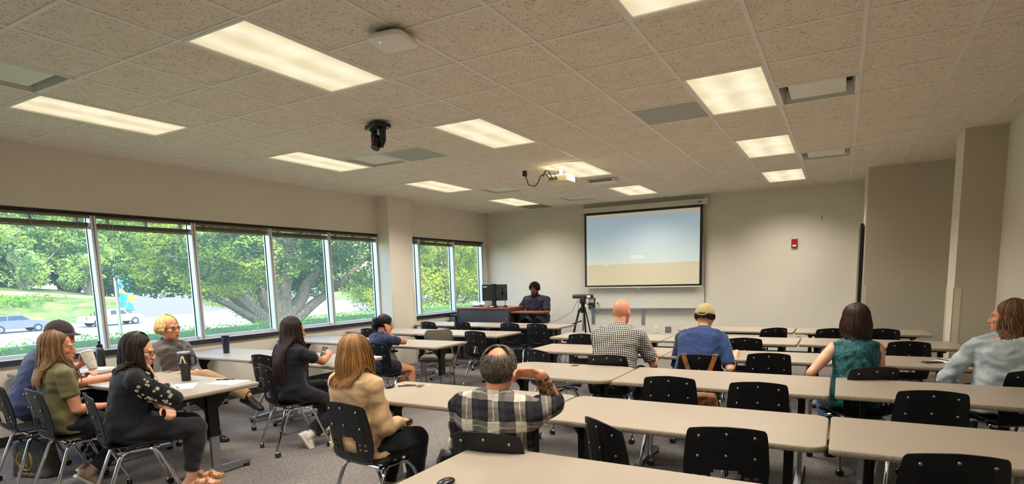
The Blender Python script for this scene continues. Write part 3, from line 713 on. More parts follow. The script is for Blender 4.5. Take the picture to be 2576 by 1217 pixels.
def leafcloud(clusters, per, size, m, name='foliage', seed=1, flat=.6):
    r = np.random.default_rng(seed); P = []; 
    for c, rad in clusters:
        n = max(4, int(per*(rad[0]*rad[1]*rad[2])**(2/3)))
        u = r.normal(size=(n, 3)); u /= np.linalg.norm(u, axis=1)[:, None]; rr = r.uniform(.55, 1.03, n)**.6
        P.append(np.array(c)+u*rr[:, None]*np.array(rad))
    P = np.concatenate(P); n = len(P)
    a = r.normal(size=(n, 3)); a[:, 2] *= flat; a /= np.linalg.norm(a, axis=1)[:, None]
    b = r.normal(size=(n, 3)); b -= a*(a*b).sum(1)[:, None]; b /= np.linalg.norm(b, axis=1)[:, None]
    s = size*r.uniform(.6, 1.3, n)[:, None]
    V = np.stack([P-a*s, P+b*s*.55, P+a*s, P-b*s*.55], 1).reshape(-1, 3)
    me = bpy.data.meshes.new(name); me.vertices.add(4*n); me.vertices.foreach_set('co', V.ravel())
    me.loops.add(4*n); me.loops.foreach_set('vertex_index', np.arange(4*n)); me.polygons.add(n)
    me.polygons.foreach_set('loop_start', np.arange(0, 4*n, 4)); me.update(calc_edges=True); me.materials.append(m); return me
def branches(base, tips, r0, seed=2, m=None):
    rd = random.Random(seed); b = MB()
    for tip, rr in tips:
        p0 = Vector(base); p3 = Vector(tip); k = 7
        off = Vector((rd.uniform(-.3, .3), rd.uniform(-.3, .3), 0))
        pts = []; 
        for i in range(k+1):
            t = i/k; p = p0.lerp(p3, t); p.z = base[2]+(tip[2]-base[2])*t**.8; pts.append(p+off*math.sin(t*PI)+Vector((rd.uniform(-.08, .08), rd.uniform(-.08, .08), 0))*(t > 0))
        b.tube(pts, [rr*(1-.78*i/k)+.01 for i in range(k+1)], 9)
    return b.mesh('trunk', M_BARK)
def tree(loc, h, crown_r, kind, label, seed, trunk_r=.25, ncl=46, per=26, leaf=.3, group='trees outside the windows', m=None, spread=1.0, low=.3, meshes=None):
    t = thing(kind, label, 'tree', loc, 0, group)
    rd = random.Random(seed)
    if meshes is None:
        tips = []; cl = []
        for k in range(11):
            a = rd.uniform(0, 2*PI); rr = crown_r*rd.uniform(.2, .8); z = h*rd.uniform(low+.1, .85)
            tips.append(((rr*math.cos(a), rr*math.sin(a), z), trunk_r*rd.uniform(.25, .6)))
        for k in range(ncl):
            a = rd.uniform(0, 2*PI); zz = rd.uniform(low, 1.0); prof = math.sin(PI*min(1, max(.12, (zz-low)/(1.05-low)*.85+.12)))
            rr = crown_r*prof*rd.uniform(.25, 1.0); q = crown_r*rd.uniform(.16, .3)
            cl.append(((rr*math.cos(a), rr*math.sin(a), h*zz), (q*1.15, q*1.15, q*.75)))
        tips.append(((0, 0, h*.8), trunk_r)); meshes = (branches((0, 0, -.3), tips, trunk_r, seed), leafcloud(cl, per, leaf, m or M_LEAF2, seed=seed))
    obj('trunk', meshes[0], t); obj('foliage', meshes[1], t); return t, meshes
# the big low-branching tree
bt = thing('big_tree', 'large broad tree with a thick forked trunk outside the middle windows', 'tree', (-18.3, 15.0, -.6), 0)
rd = random.Random(5)
tips = [((-.8, -4.6, 3.6), .42), ((.6, -3.0, 4.6), .30), ((.4, .6, 7.0), .48), ((-.6, 1.8, 6.4), .42), ((.2, -1.4, 6.4), .38), ((.6, 3.8, 4.4), .36), ((-1.2, 2.8, 7.5), .3), ((1, 5.2, 3.6), .26), ((-2, -2, 7), .3), ((2, -.5, 6), .28), ((.3, -5.8, 2.9), .2)]
obj('trunk', branches((0, 0, -.3), tips, .5, 5), bt)
obj('root_flare', MB().lathe([(.95, -.3), (.72, .05), (.58, .5), (.5, .9)], 16).mesh('flare', M_BARK), bt)
cl = []
for k in range(215):
    a = rd.uniform(0, 2*PI); zz = rd.uniform(0, 1)**1.25; rr = 7.4*math.sqrt(rd.uniform(.04, 1))*math.sin(PI*(.2+.72*zz)); q = rd.uniform(.6, 1.25)
    y = rr*math.sin(a)*1.12; x = rr*math.cos(a)*.85; z = 2.0+7.6*zz
    if z < 2.9 and abs(y) < 2.0 and x > -2: continue
    cl.append(((x, y, z), (q, q*1.2, q*.55)))
obj('foliage', leafcloud(cl, 950, .068, M_LEAF, seed=3, flat=.45), bt)
# hedge strip outside
hd = []; 
for y in np.arange(-3, 26, .55): hd.append(((0, y, .45), (.72, .55, .52)))
hedge = obj('hedge', leafcloud(hd, 1500, .036, M_HEDGE, seed=9), None, (-11.0, 0, -.42)); tag(hedge, 'long clipped green hedge running outside below the windows', 'hedge')
obj('hedge_core', MB().loft([[(x, y, z) for x, z in ((-.5, -.1), (.5, -.1), (.54, .66), (.3, .82), (-.3, .82), (-.54, .66))] for y in (-3, 25.6)]).mesh('core', mat('hedge_core', srgb(52, 84, 30), .9)), hedge)
# forest on the hill
protos = []
spots = []
rf = random.Random(11)
for row, d in enumerate((100, 108, 118, 130)):
    y = -34+row*3
    while y < 96: spots.append((XL-d+rf.uniform(-2, 2), y+rf.uniform(-1.5, 1.5), row)); y += rf.uniform(7.5, 10.5)
n = 0
for x, y, row in spots:
    k = n % 3; n += 1
    loc = (x, y, terrain(x, y)-.5)
    if k >= len(protos): t_, me_ = tree(loc, 17+2*k, 6.2, 'forest_tree', 'dense green woodland tree on the far bank across the road', 30+k, .35, 52, 130, .21, 'woodland trees across the road', low=.08); protos.append(me_)
    else:
        t_, _ = tree(loc, 0, 0, 'forest_tree', 'dense green woodland tree on the far bank across the road', 0, meshes=protos[k], group='woodland trees across the road')
    s = rf.uniform(.85, 1.2); t_.scale = (s, s, s*rf.uniform(.9, 1.15)*(1+.12*row)); t_.rotation_euler.z = rf.uniform(0, 6)
# trees seen past the column
for k, (x, y, h, r, z, lab) in enumerate([(-17, 26, 9, 4.2, -.8, 'leafy tree outside the window nearest the front corner'), (-20, 34, 11, 5, -1, 'tall leafy tree behind others beyond the far right window'), (-28, 33, 12, 5.5, -1.5, 'dark leafy tree to the right of the big forked tree'),
        (-12.5, 27, 8, 3.4, -.7, 'yellow-green tree closest to the front corner outside'), (-34, 26, 10, 5, -1.8, 'round leafy tree by the road behind the big forked tree'), (-26, 46, 13, 6, -1.4, 'far leafy tree beyond the parked cars'), (-13, 40, 12, 5.5, -1, 'far bright leafy tree seen past the front corner')]):
    tree((x, y, z), h, r, 'leafy_tree', lab, 60+k, .15, 90, 480, .07, 'leafy trees outside', M_LEAF, low=.12)
# low bushes on the bank
rb = random.Random(3); bm_ = leafcloud([((0, 0, .5), (1.6, 1.6, .8)), ((1.2, .7, .4), (1, 1, .6)), ((-1.1, -.8, .4), (1.1, 1, .6))], 260, .09, M_HEDGE, seed=4)
for k in range(26):
    d = rb.uniform(76, 91); y = rb.uniform(-22, 35); x = XL-d
    tag(obj('bush', bm_, None, (x, y, terrain(x, y)-.1), (0, 0, rb.uniform(0, 6)), scale=(rb.uniform(.9, 2), rb.uniform(1, 2.4), rb.uniform(.7, 1.2))), 'low light green bush on the sunny bank across the road', 'bush', 'bushes on the far bank')
# vehicles
M_TYRE = mat('tyre', srgb(34, 34, 36), .8); M_CARGL = mat('car_glass', srgb(60, 72, 84), .1); M_CARW = mat('white_car_paint', srgb(232, 232, 232), .3); M_CARG = mat('grey_car_paint', srgb(104, 110, 124), .3, .2)
M_TAIL = mat('tail_light', srgb(200, 40, 30), .3)
def vehicle(kind, label, prof, glass, wx, wr, paint, loc, rz, w=1.9, tail=None, cab=None):
    t = thing(kind, label, 'vehicle', loc, rz)
    rings = []
    for y, ins in ((-w/2, .10), (-w/2+.06, .0), (w/2-.06, 0), (w/2, .10)):
        rings.append([(x, y, z-ins*.4*(z > 1.0)+ins*.3*(z < .5)) for x, z in prof])
    obj('body', MB().loft(rings).mesh('body', paint, angle=30), t)
    for g in glass:
        for s in (-1, 1):
            obj('side_window', MB().add([(x, s*(w/2+.006), z) for x, z in g], [tuple(range(len(g)))]).mesh('gl', M_CARGL, False), t)
    for x in wx:
        for s in (-1, 1):
            wh = obj('wheel', MB().tube([(x, s*(w/2-.18), wr), (x, s*(w/2+.02), wr)], wr, 22).mesh('wheel', M_TYRE), t)
            obj('hub', MB().tube([(x, s*(w/2+.015), wr), (x, s*(w/2+.035), wr)], wr*.6, 16).mesh('hub', M_STEEL), wh)
    if tail:
        for s in (-1, 1): obj('tail_light', MB().box(tail[0]-.03, s*(w/2)-.08, tail[1], tail[0]+.05, s*(w/2)+.012, tail[1]+.32).mesh('tl', M_TAIL, False), t)
    return t
# x forward
vehicle('pickup_truck', 'white pickup truck with a tool rack driving along the road outside', [(-2.9,.55),(-2.9,1.12),(-.75,1.12),(-.68,1.75),(.75,1.78),(1.45,1.18),(2.75,1.05),(2.9,.85),(2.9,.42),(-2.6,.42)],
        [[(-.5,1.2),(-.45,1.66),(.1,1.68),(.12,1.2)], [(.2,1.2),(.2,1.68),(.7,1.68),(1.25,1.2)]], (-1.8, 1.95), .40, M_CARW, (-67, 31.6, -2.53), math.radians(90), 2.0, (-2.87, .78))
obj('rack', MB().tube([(-2.3,-.8,1.1),(-2.3,-.8,1.5)], .03).tube([(-1,-.8,1.1),(-1,-.8,1.8)], .03).tube([(-1,.8,1.1),(-1,.8,1.8)], .03).tube([(-1,-.8,1.8),(-1,.8,1.8)], .03).box(-1.3,-.7,1.1,-.8,.7,1.6).mesh('rack', M_BLACK), [o for o in bpy.data.objects if o.name == 'pickup_truck'][0])
vehicle('suv', 'dark grey sport utility car on the road at the far left', [(-2.4,.5),(-2.4,1.25),(-2.0,1.72),(.35,1.74),(1.05,1.2),(2.2,1.05),(2.35,.8),(2.35,.4),(-2.2,.4)],
        [[(-1.9,1.2),(-1.75,1.6),(-.9,1.62),(-.9,1.2)], [(-.8,1.2),(-.8,1.62),(.3,1.62),(.85,1.2)]], (-1.5, 1.5), .37, M_CARG, (-67.5, 23.2, -2.53), math.radians(90))
for k, (x, y, m, lab, rz) in enumerate([(-30, 52, M_CARW, 'white car parked beyond the trees past the column', 60), (-24, 50, mat('blue_car_paint', srgb(90, 130, 190), .3), 'blue car parked beyond the trees past the column', 75), (-52, 62, M_CARW, 'white car far right of the big trunk', 90)]):
    vehicle('parked_car', lab, [(-2.2,.45),(-2.2,.95),(-1.4,1.42),(.4,1.44),(1.1,.98),(2.1,.85),(2.2,.4)], [[(-1.3,1.0),(-1.1,1.34),(-.4,1.36),(-.4,1.0)], [(-.3,1.0),(-.3,1.36),(.3,1.36),(.8,1.0)]], (-1.4, 1.35), .33, m, (x, y, terrain(x, y)), math.radians(rz))
# banner pole
bp_ = thing('banner_pole', 'grey street pole with a blue and gold banner outside the second window', 'pole', (-40.5, 19.4, terrain(-40.5, 19.4)))
obj('pole', MB().tube([(0, 0, 0), (0, 0, 6.6)], .10, 12).mesh('pole', M_STEEL), bp_)
def ban_fn(n):
    g = n.noise(n.coord((1, 1, 1)), 1.6, 2); n.col(n.ramp(g, [(.40, srgb(40, 130, 210)), (.5, srgb(90, 170, 225)), (.56, srgb(225, 175, 60))], 'CONSTANT'))
M_BAN = mat('banner', rough=.7, fn=ban_fn)
obj('banner', MB().box(-.03, .16, 2.3, .03, 1.05, 4.6).mesh('banner', M_BAN, False), bp_)
obj('banner_arm', MB().tube([(0, 0, 4.65), (0, 1.1, 4.65)], .03).mesh('arm', M_STEEL), bp_); obj('banner_arm', MB().tube([(0, 0, 2.25), (0, 1.1, 2.25)], .03).mesh('arm', M_STEEL), bp_)
# concrete wall and sign across the road
tag(obj('retaining_wall', MB().prism([(0, 0), (1.2, 0), (1.2, 30), (0, 30)], -.5, 3.2).mesh('rw', mat('concrete', srgb(110, 109, 108), .8), False), None, (-76.5, 38, -2.5)), 'pale concrete retaining wall across the road behind the pickup', 'retaining wall')
tag(obj('yard_sign', MB().box(-.08, -1.6, .9, .08, 1.6, 2.2).box(-.1, -1.5, 0, .1, -1.3, 1).box(-.1, 1.3, 0, .1, 1.5, 1).mesh('sign', mat('sign_board', srgb(214, 196, 184), .7), False), None, (-40, 50, terrain(-40, 50))), 'pale board sign on posts across the street, right of the big trunk', 'sign')
obj('unseen_storeys_slab', MB().box(XL-.6, YB-3, CEIL+.3, XR+3, YF+3, CEIL+6.0).mesh('slab', M_GREYPL, False))['kind'] = 'structure'  # unseen upper storeys, added tall so their shadow darkens the lawn
bpy.data.objects['unseen_storeys_slab'].name = 'unseen_upper_storeys'
# ================================================================== PEOPLE
V3 = Vector
def remesh(mb, name, mats, voxel, it=3, fac=.5, folds=None):
    me = mb.mesh(name, mats, smooth=False) if isinstance(mb, MB) else mb
    o = bpy.data.objects.new('tmp', me); COL.objects.link(o)
    r = o.modifiers.new('r', 'REMESH'); r.mode = 'VOXEL'; r.voxel_size = voxel; r.use_smooth_shade = True
    if it: s = o.modifiers.new('s', 'SMOOTH'); s.factor = fac; s.iterations = it
    dg = bpy.context.evaluated_depsgraph_get(); dg.update()
    m2 = bpy.data.meshes.new_from_object(o.evaluated_get(dg)); bpy.data.objects.remove(o)
    m2.name = name; m2.materials.clear()
    for m in (mats if isinstance(mats, (list, tuple)) else [mats]): m2.materials.append(m)
    if folds:
        amp, fr, sd = folds
        n = len(m2.vertices); co = np.empty(n*3); m2.vertices.foreach_get('co', co); co = co.reshape(-1, 3)
        nn = np.empty(n*3); m2.vertices.foreach_get('normal', nn); nn = nn.reshape(-1, 3)
        d = np.array([noise.noise(V3((p[0]*fr*1.0+sd, p[1]*fr, p[2]*fr*1.9+4*noise.noise(V3((p[0]*3, p[1]*3, sd)))))) for p in co])
        d2 = np.array([abs(noise.noise(V3((p[0]*fr*.5+sd*2, p[1]*fr*.5, p[2]*fr*1.1+9)))) for p in co])
        co = co+nn*((d*.8-d2)*amp)[:, None]; m2.vertices.foreach_set('co', co.ravel()); m2.update()
    m2.polygons.foreach_set('use_smooth', [True]*len(m2.polygons)); m2.update()
    return m2
def capsule(mb, p0, r0, p1, r1, n=14, m=0, bulge=0, fa=1.0):
    p0, p1 = V3(p0), V3(p1); d = p1-p0; L = d.length; u = d/L; pts = []; rs = []
    for a in (80, 55, 28): pts.append(p0-u*r0*math.sin(math.radians(a))); rs.append(r0*math.cos(math.radians(a)))
    for k in range(6):
        t = k/5; pts.append(p0+d*t); rs.append(r0*(1-t)+r1*t+bulge*math.sin(PI*min(1, t*1.3)))
    for a in (28, 55, 80): pts.append(p1+u*r1*math.sin(math.radians(a))); rs.append(r1*math.cos(math.radians(a)))
    return mb.tube(pts, rs, n, m, flat=fa)
def ik(a, b, l1, l2, pole):
    a, b, pole = V3(a), V3(b), V3(pole); d = b-a; L = min(d.length, (l1+l2)*.995); u = d.normalized()
    b2 = a+u*L; x = (l1*l1-l2*l2+L*L)/(2*L); h = math.sqrt(max(l1*l1-x*x, 0)); p = pole-u*pole.dot(u)
    if p.length < 1e-5: p = u.orthogonal()
    return a+u*x+p.normalized()*h, b2
def hand(mb, w, d, nrm, side=1, curl=.5, s=1.0, spread=.06, thumb=.6):
    """w wrist, d direction of the hand, nrm palm normal (towards palm side), side: +1 thumb on the +cross side"""
    w, d, nrm = V3(w), V3(d).normalized(), V3(nrm); nrm = (nrm-d*nrm.dot(d)).normalized(); lat = d.cross(nrm)*side
    M_ = lambda f, l, n_: w+d*f*s+lat*l*s+nrm*n_*s
    rings = []
    for f, hw, ht in ((-.02, .026, .019), (.01, .027, .018), (.04, .036, .017), (.07, .041, .015), (.09, .040, .013), (.098, .036, .009)):
        rings.append([tuple(M_(f, hw*math.cos(2*PI*j/14), ht*math.sin(2*PI*j/14)*(.9))) for j in range(14)])
    mb.loft(rings)
    for k, (l, L, r) in enumerate(((.031, .072, .0088), (.0105, .080, .0092), (-.010, .074, .0088), (-.030, .058, .0078))):
        a = 0; p = M_(.088, l, .0); q = l*spread*30/ .03*.001
        seg = (L*.46, L*.30, L*.24); ang = (curl*.75, curl*1.1, curl*.8); dirl = l*spread*8
        for sg, an in zip(seg, ang):
            a += an*1.15; v = (d*math.cos(a)+nrm*math.sin(a)+lat*dirl*(1-.5*curl)).normalized(); e = p+v*sg*s
            capsule(mb, p, r*s, e, r*.93*s, 9); p = e; r *= .93
    p = M_(.018, .024, .006); v1 = (d*.62+lat*.72+nrm*.35*thumb).normalized(); e = p+v1*.042*s; capsule(mb, p, .0125*s, e, .0105*s, 9)
    v2 = (d*.85+lat*.28+nrm*.55*thumb).normalized(); e2 = e+v2*.030*s; capsule(mb, e, .0105*s, e2, .0092*s, 9); v3 = (d*.92+nrm*.5*thumb).normalized(); capsule(mb, e2, .0092*s, e2+v3*.024*s, .0078*s, 9)
def ellring(c, a, b, ax, ay, n=24, p=2.3):
    out = []
    for j in range(n):
        t = 2*PI*j/n; x, y = math.cos(t), math.sin(t)
        x = abs(x)**(2/p)*(1 if x >= 0 else -1); y = abs(y)**(2/p)*(1 if y >= 0 else -1)
        out.append(tuple(c+ax*(a*x)+ay*(b*y)))
    return out
def skin_fn(c, tattoo=False):
    def f(n):
        v = n.coord(); a = n.noise(v, 14, 3); d = tuple(x*.82 for x in c[:3])+(1,); e = tuple(min(1, x*1.1) for x in c[:3])+(1,)
        n.col(n.ramp(a, [(.3, d), (.7, e)])); n.b.inputs['Subsurface Weight'].default_value = .08; n.b.inputs['Subsurface Radius'].default_value = (.02, .008, .005)
        n.bump(n.noise(v, 160, 2), .08, .002)
    return f
SK = {'fair': mat('skin_fair', rough=.5, spec=.35, fn=skin_fn(srgb(222, 168, 136))), 'pink': mat('skin_pink', rough=.5, spec=.35, fn=skin_fn(srgb(214, 146, 112))),
      'tan': mat('skin_tan', rough=.48, spec=.35, fn=skin_fn(srgb(196, 134, 96))), 'brown': mat('skin_brown', rough=.45, spec=.4, fn=skin_fn(srgb(112, 66, 44)))}
def hair_mat(name, c1, c2, c3=None):
    def f(n):
        at = n.n('ShaderNodeAttribute'); at.attribute_name = 'lock'; st = n.noise(n.coord((1, 1, .12)), 240, 2, .6)
        fac = n.math('ADD', n.math('MULTIPLY', at.outputs['Fac'], .42), n.math('ADD', n.math('MULTIPLY', st, .42), .08))
        n.col(n.ramp(fac, [(.25, c1), (.6, c2), (.9, c3 or c2)])); n.bump(st, .35, .003)
        n.b.inputs['Anisotropic'].default_value = .4
    return mat(name, rough=.5, spec=.25, fn=f)
H_BROWN = hair_mat('hair_light_brown', srgb(82, 58, 36), srgb(134, 98, 62), srgb(168, 130, 88)); H_BLACK = hair_mat('hair_black', srgb(16, 13, 13), srgb(30, 25, 25), srgb(46, 38, 36))
H_DARK = hair_mat('hair_dark_brown', srgb(26, 18, 15), srgb(46, 32, 26), srgb(78, 54, 42)); H_BLOND = hair_mat('hair_blond', srgb(190, 150, 84), srgb(222, 192, 132), srgb(238, 216, 168))
H_GINGER = hair_mat('hair_golden_brown', srgb(92, 58, 26), srgb(142, 98, 52), srgb(184, 140, 86)); H_GREY = hair_mat('hair_grey', srgb(48, 42, 36), srgb(92, 82, 70), srgb(146, 134, 114))
H_BOB = hair_mat('hair_deep_brown', srgb(30, 17, 13), srgb(54, 32, 24), srgb(74, 44, 32)); H_WAVE = hair_mat('hair_chestnut', srgb(74, 48, 30), srgb(120, 84, 56), srgb(160, 120, 86))
M_EYE = mat('eye_white', srgb(176, 164, 156), .3); M_IRIS = mat('iris', srgb(40, 28, 20), .15); M_LIP = mat('lip', srgb(168, 92, 80), .45); M_LIPD = mat('lip_dark', srgb(104, 58, 48), .45)
M_FRAME = mat('glasses_frame', srgb(26, 20, 20), .3)
def locks_mesh(locks, m, sides=5, blob=None):
    b = MB(); val = []
    for pts, r0, r1, flat, v in locks:
        n0 = len(b.v); k = len(pts); rs = [max(.0012, r0*(1-(i/(k-1))**3)+r1*(i/(k-1))**3)*(.35+.65*min(1, i/2)) for i in range(k)]
        b.tube(pts, rs, sides, flat=flat, up=None); val += [v]*(len(b.v)-n0)
    me = b.mesh('hair', m, smooth=True, angle=60)
    if blob is not None:
        bm = bmesh.new(); bm.from_mesh(me); bm.from_mesh(blob); n1 = len(val); bm.to_mesh(me); bm.free(); val += [.25]*(len(me.vertices)-n1)
        me.polygons.foreach_set('use_smooth', [True]*len(me.polygons))
    at = me.attributes.new('lock', 'FLOAT', 'POINT'); at.data.foreach_set('value', val); return me

class Person:
    def __init__(s, label, x, y, yaw, seat=.46, lean=8, curve=14, side=0, twist=0, head=(0, 0, 0), skin='fair', w=1.0, male=False, hgt=1.0, belly=0, neckfwd=0, aim=None, fixx=False):
        if aim:
            for _ in range(4):
                s.setup(label, x, y, yaw, seat, lean, curve, side, twist, head, skin, w, male, hgt, belly, neckfwd)
                top = s.H(0, -.01, .128); c_, n_ = math.cos(s.a), math.sin(s.a); oy = top.x*n_+top.y*c_; ox = top.x*c_-top.y*n_
                d = Rm @ V3(((aim[0]-CX)/F_PX, 1, (CY-aim[1])/F_PX)); t = (y+oy-CAMPOS.y)/d.y; X = CAMPOS.x+t*d.x; Z = CAMPOS.z+t*d.z
                hgt = min(1.16, max(.86, hgt*(Z-seat)/(top.z-seat))); x = X-ox
        s.setup(label, x, y, yaw, seat, lean, curve, side, twist, head, skin, w, male, hgt, belly, neckfwd)
    def setup(s, label, x, y, yaw, seat, lean, curve, side, twist, head, skin, w, male, hgt, belly, neckfwd):
        s.a = math.radians(yaw); s.label = label; s.w = w; s.sk = SK[skin]; s.male = male; s.h = hgt; s.rd = random.Random(hash(label) % 999 if False else len(label)*7+int(x*10))
        s.x, s.y = x, y; s.tw = math.radians(twist); h = hgt
        # spine
        p = V3((0, 0, seat+.02)); s.sp = []; s.dirs = []
        segs = [(.09, 0), (.10, .25), (.11, .5), (.11, .75), (.075, 1), (.045, 1)]
        for L, t in [(0, 0)]+segs:
            an = math.radians(lean+curve*t); sd = math.radians(side); d = V3((math.sin(sd), math.sin(an)*math.cos(sd), math.cos(an)*math.cos(sd)))
            p = p+d*L*h; s.sp.append(p.copy()); s.dirs.append(d.copy())
        s.prof = [(.172, .128), (.180, .130), (.158, .112), (.160, .112), (.176, .118), (.170, .098), (.085, .068)] if not male else [(.168, .125), (.172, .125), (.160, .115), (.170, .118), (.192, .125), (.190, .102), (.095, .072)]
        s.belly = belly; s.shw = (.188 if male else .168)*w*h
        s.neck0 = s.sp[6]; nd = s.dirs[6]
        s.hy, s.hp, s.hr = [math.radians(q) for q in head]
        s.HR = Matrix.Rotation(s.hy, 3, 'Z') @ Matrix.Rotation(s.hp, 3, 'X') @ Matrix.Rotation(s.hr, 3, 'Y')
        s.hs = 1.0*h**.5
        s.hc = s.neck0+nd*.060*h+V3((0, .024+neckfwd, .070*h))
        s.arms = {}; s.legs = {}
        s.root = None
    def tor(s, i, infl=0):
        c, d = s.sp[i], s.dirs[i]; t = s.tw*min(1, i/4); ax = V3((math.cos(t), math.sin(t), 0)); ay = d.cross(ax)*-1
        ay = ax.cross(d)*-1; ay = d.cross(ax)
        a, b = s.prof[i]; bb = s.belly*(1 if i in (1, 2, 3) else 0)
        return ellring(c+ay*bb*.6, a*s.w*s.h+infl+bb*.4, (b*(.5+.5*s.w))*s.h+infl+bb, ax, ay)
    def axes(s):
        d = s.dirs[5]; ax = V3((math.cos(s.tw), math.sin(s.tw), 0)); return ax, d.cross(ax), d
    def shoulder(s, sd):
        ax, ay, d = s.axes(); return s.sp[5]+ax*(sd*s.shw*.97)-d*.04*s.h
    def arm(s, sd, wrist, pole, hd=None, hn=(0, 0, -1), curl=.6, thumb=.6, l1=.285, l2=.25):
        sh = s.shoulder(sd); e, wr = ik(sh, wrist, l1*s.h, l2*s.h, pole); s.arms[sd] = (sh, e, wr, V3(hd) if hd else (wr-e), V3(hn), curl, thumb)
    def leg(s, sd, ankle, pole=(0, .3, 1), toe=(0, 1, 0), l1=.43, l2=.41, spread=.0):
        hip = s.sp[0]+V3((sd*.095*s.w, .02, .045)); k, an = ik(hip, ankle, l1*s.h, l2*s.h, pole); s.legs[sd] = (hip, k, an, V3(toe).normalized())
    def H(s, x, y, z): return s.hc+s.HR @ V3((x*s.hs, y*s.hs, z*s.hs))
    def build(s, voxel=.0062):
        b = MB(); h = s.h
        b.loft([s.tor(i, -.013) for i in range(7)])
        for sd in (-1, 1):       # trapezius + shoulder
            sh = s.shoulder(sd); capsule(b, s.sp[6]-s.dirs[6]*.04, .032, sh, .044*s.w)
        for sd, (sh, e, wr, hd, hn, curl, th) in s.arms.items():
            q = .92+.12*s.w if s.male else .86+.08*s.w
            capsule(b, sh, .052*q, e, .040*q, bulge=.004); capsule(b, e, .041*q, wr, .0265*q, bulge=.005)
            capsule(b, wr-(wr-e).normalized()*.02, .026*q, wr+hd.normalized()*.01, .023*q); hand(b, wr, hd, hn, -sd if False else sd, curl, 1.02 if s.male else .95, thumb=th)
        for sd, (hp, k, an, toe) in s.legs.items():
            capsule(b, hp, .088*s.w, k, .056*s.w, bulge=.004); capsule(b, k, .055*s.w, an, .036, bulge=.010)
            if s.__dict__.get('barefoot'):
                heel = an-toe*.04+V3((0, 0, -.05)); capsule(b, an, .036, heel, .03); capsule(b, heel, .032, heel+toe*.16+V3((0, 0, -.0)), .026)
                lat = toe.cross(V3((0, 0, 1)))
                for q in range(5): capsule(b, heel+toe*.15+lat*(q-2)*.016*1.0, .012, heel+toe*(.205-.008*abs(q-1))+lat*(q-2)*.017+V3((0, 0, -.012)), .009, 8)
        # neck + head
        nk = .058 if s.male else .047
        capsule(b, s.neck0-s.dirs[6]*.04, nk*1.0, s.H(0, -.022, -.045), nk)
        n0 = len(b.v); I = Matrix.Translation(s.hc) @ s.HR.to_4x4() @ Matrix.Scale(s.hs, 4)
        b.ell((0, -.014, .026), (.076, .098, .092), 20, 14, M=I); b.ell((0, .022, -.035), (.062, .066, .075), 18, 12, M=I)
        jw = .052 if s.male else .046
        b.loft([[tuple(V3((x, y, z))) for x, y in [(jw*f*math.cos(2*PI*j/16), oy+ly*math.sin(2*PI*j/16)) for j in range(16)]] for f, oy, ly, z in ((1.05, .028, .055, -.045), (.98, .036, .052, -.075), (.72, .050, .040, -.102), (.45, .060, .026, -.116), (.2, .062, .012, -.120))], M=I)
        for sx in (-1, 1):
            b.ell((sx*.040, .060, -.032), (.022, .022, .02), 10, 8, M=I); b.ell((sx*.028, .080, .014), (.026, .012, .009), 10, 8, M=I)
            b.ell((sx*.078, -.008, -.012), (.009, .020, .031), 10, 9, M=I); b.ell((sx*.012, .100, -.047), (.009, .010, .008), 8, 6, M=I)
            b.ell((sx*.031, .072, -.006), (.015, .012, .010), 10, 8, M=I)
        b.tube([V3((0, .082, .006)), V3((0, .094, -.012)), V3((0, .103, -.034)), V3((0, .105, -.043)), V3((0, .094, -.051))], [.008, .009, .011, .012, .008], 10, M=I)
        b.ell((0, .090, -.072), (.023, .011, .0055), 10, 7, M=I); b.ell((0, .088, -.084), (.020, .011, .0065), 10, 7, M=I)
        me = remesh(b, 'person', s.sk, voxel, 2, .45)
        o = obj('person', me, None, (s.x, s.y, 0), (0, 0, s.a)); tag(o, s.label, 'person'); s.root = o
        # eyes and lips
        for sx in (-1, 1):
            e = obj('eye', MB().ell(tuple(s.H(sx*.031, .0785, -.006)), (.0105,)*3, 12, 8).mesh('eye', M_EYE), o)
            obj('iris', MB().ell(tuple(s.H(sx*.031, .0855, -.006)), (.0064, .0052, .0064), 10, 6).mesh('iris', M_IRIS), e)
        obj('lips', MB().ell((0, .0945, -.0725), (.020, .008, .0045), 12, 7, M=I).ell((0, .0925, -.0825), (.0175, .008, .0055), 12, 7, M=I).mesh('lips', M_LIPD if s.sk == SK['brown'] else M_LIP), o)
        return s
    def shirt(s, m, sleeve=.55, infl=.012, name='shirt', collar=True, low=0, folds=(.009, 11, 1.0), voxel=.0085, hem=0, sl_infl=.016, sleeves=True, extra=None, neckcover=False):
        b = MB(); R = []
        if hem: 
            c = s.sp[0]-s.dirs[0]*hem*.6+V3((0, .035, 0)); ax = V3((1, 0, 0)); R.append(ellring(c, s.prof[0][0]*s.w+infl+.006, s.prof[0][1]+infl-.012, ax, s.dirs[0].cross(ax)))
        R += [s.tor(i, infl+(.008 if i in (0, 1, 2) else 0)) for i in range(low, 6)]
        top = s.sp[6]-s.dirs[6]*.02; ax, ay, d = s.axes()
        R.append(ellring(top, s.prof[6][0]*s.w+infl*1.3, s.prof[6][1]+infl*1.3, ax, ay)); R.append(ellring(s.sp[6]+s.dirs[6]*.012, s.prof[6][0]*.86*s.w+infl*1.0, s.prof[6][1]*.9+infl*.9, ax, ay))
        b.loft(R)
        for sd in (-1, 1):
            sh = s.shoulder(sd); capsule(b, s.sp[6]-s.dirs[6]*.022, .050+infl*1.1, sh.lerp(s.sp[5], .0 if sleeves else .42), (.050*s.w+infl*1.2))
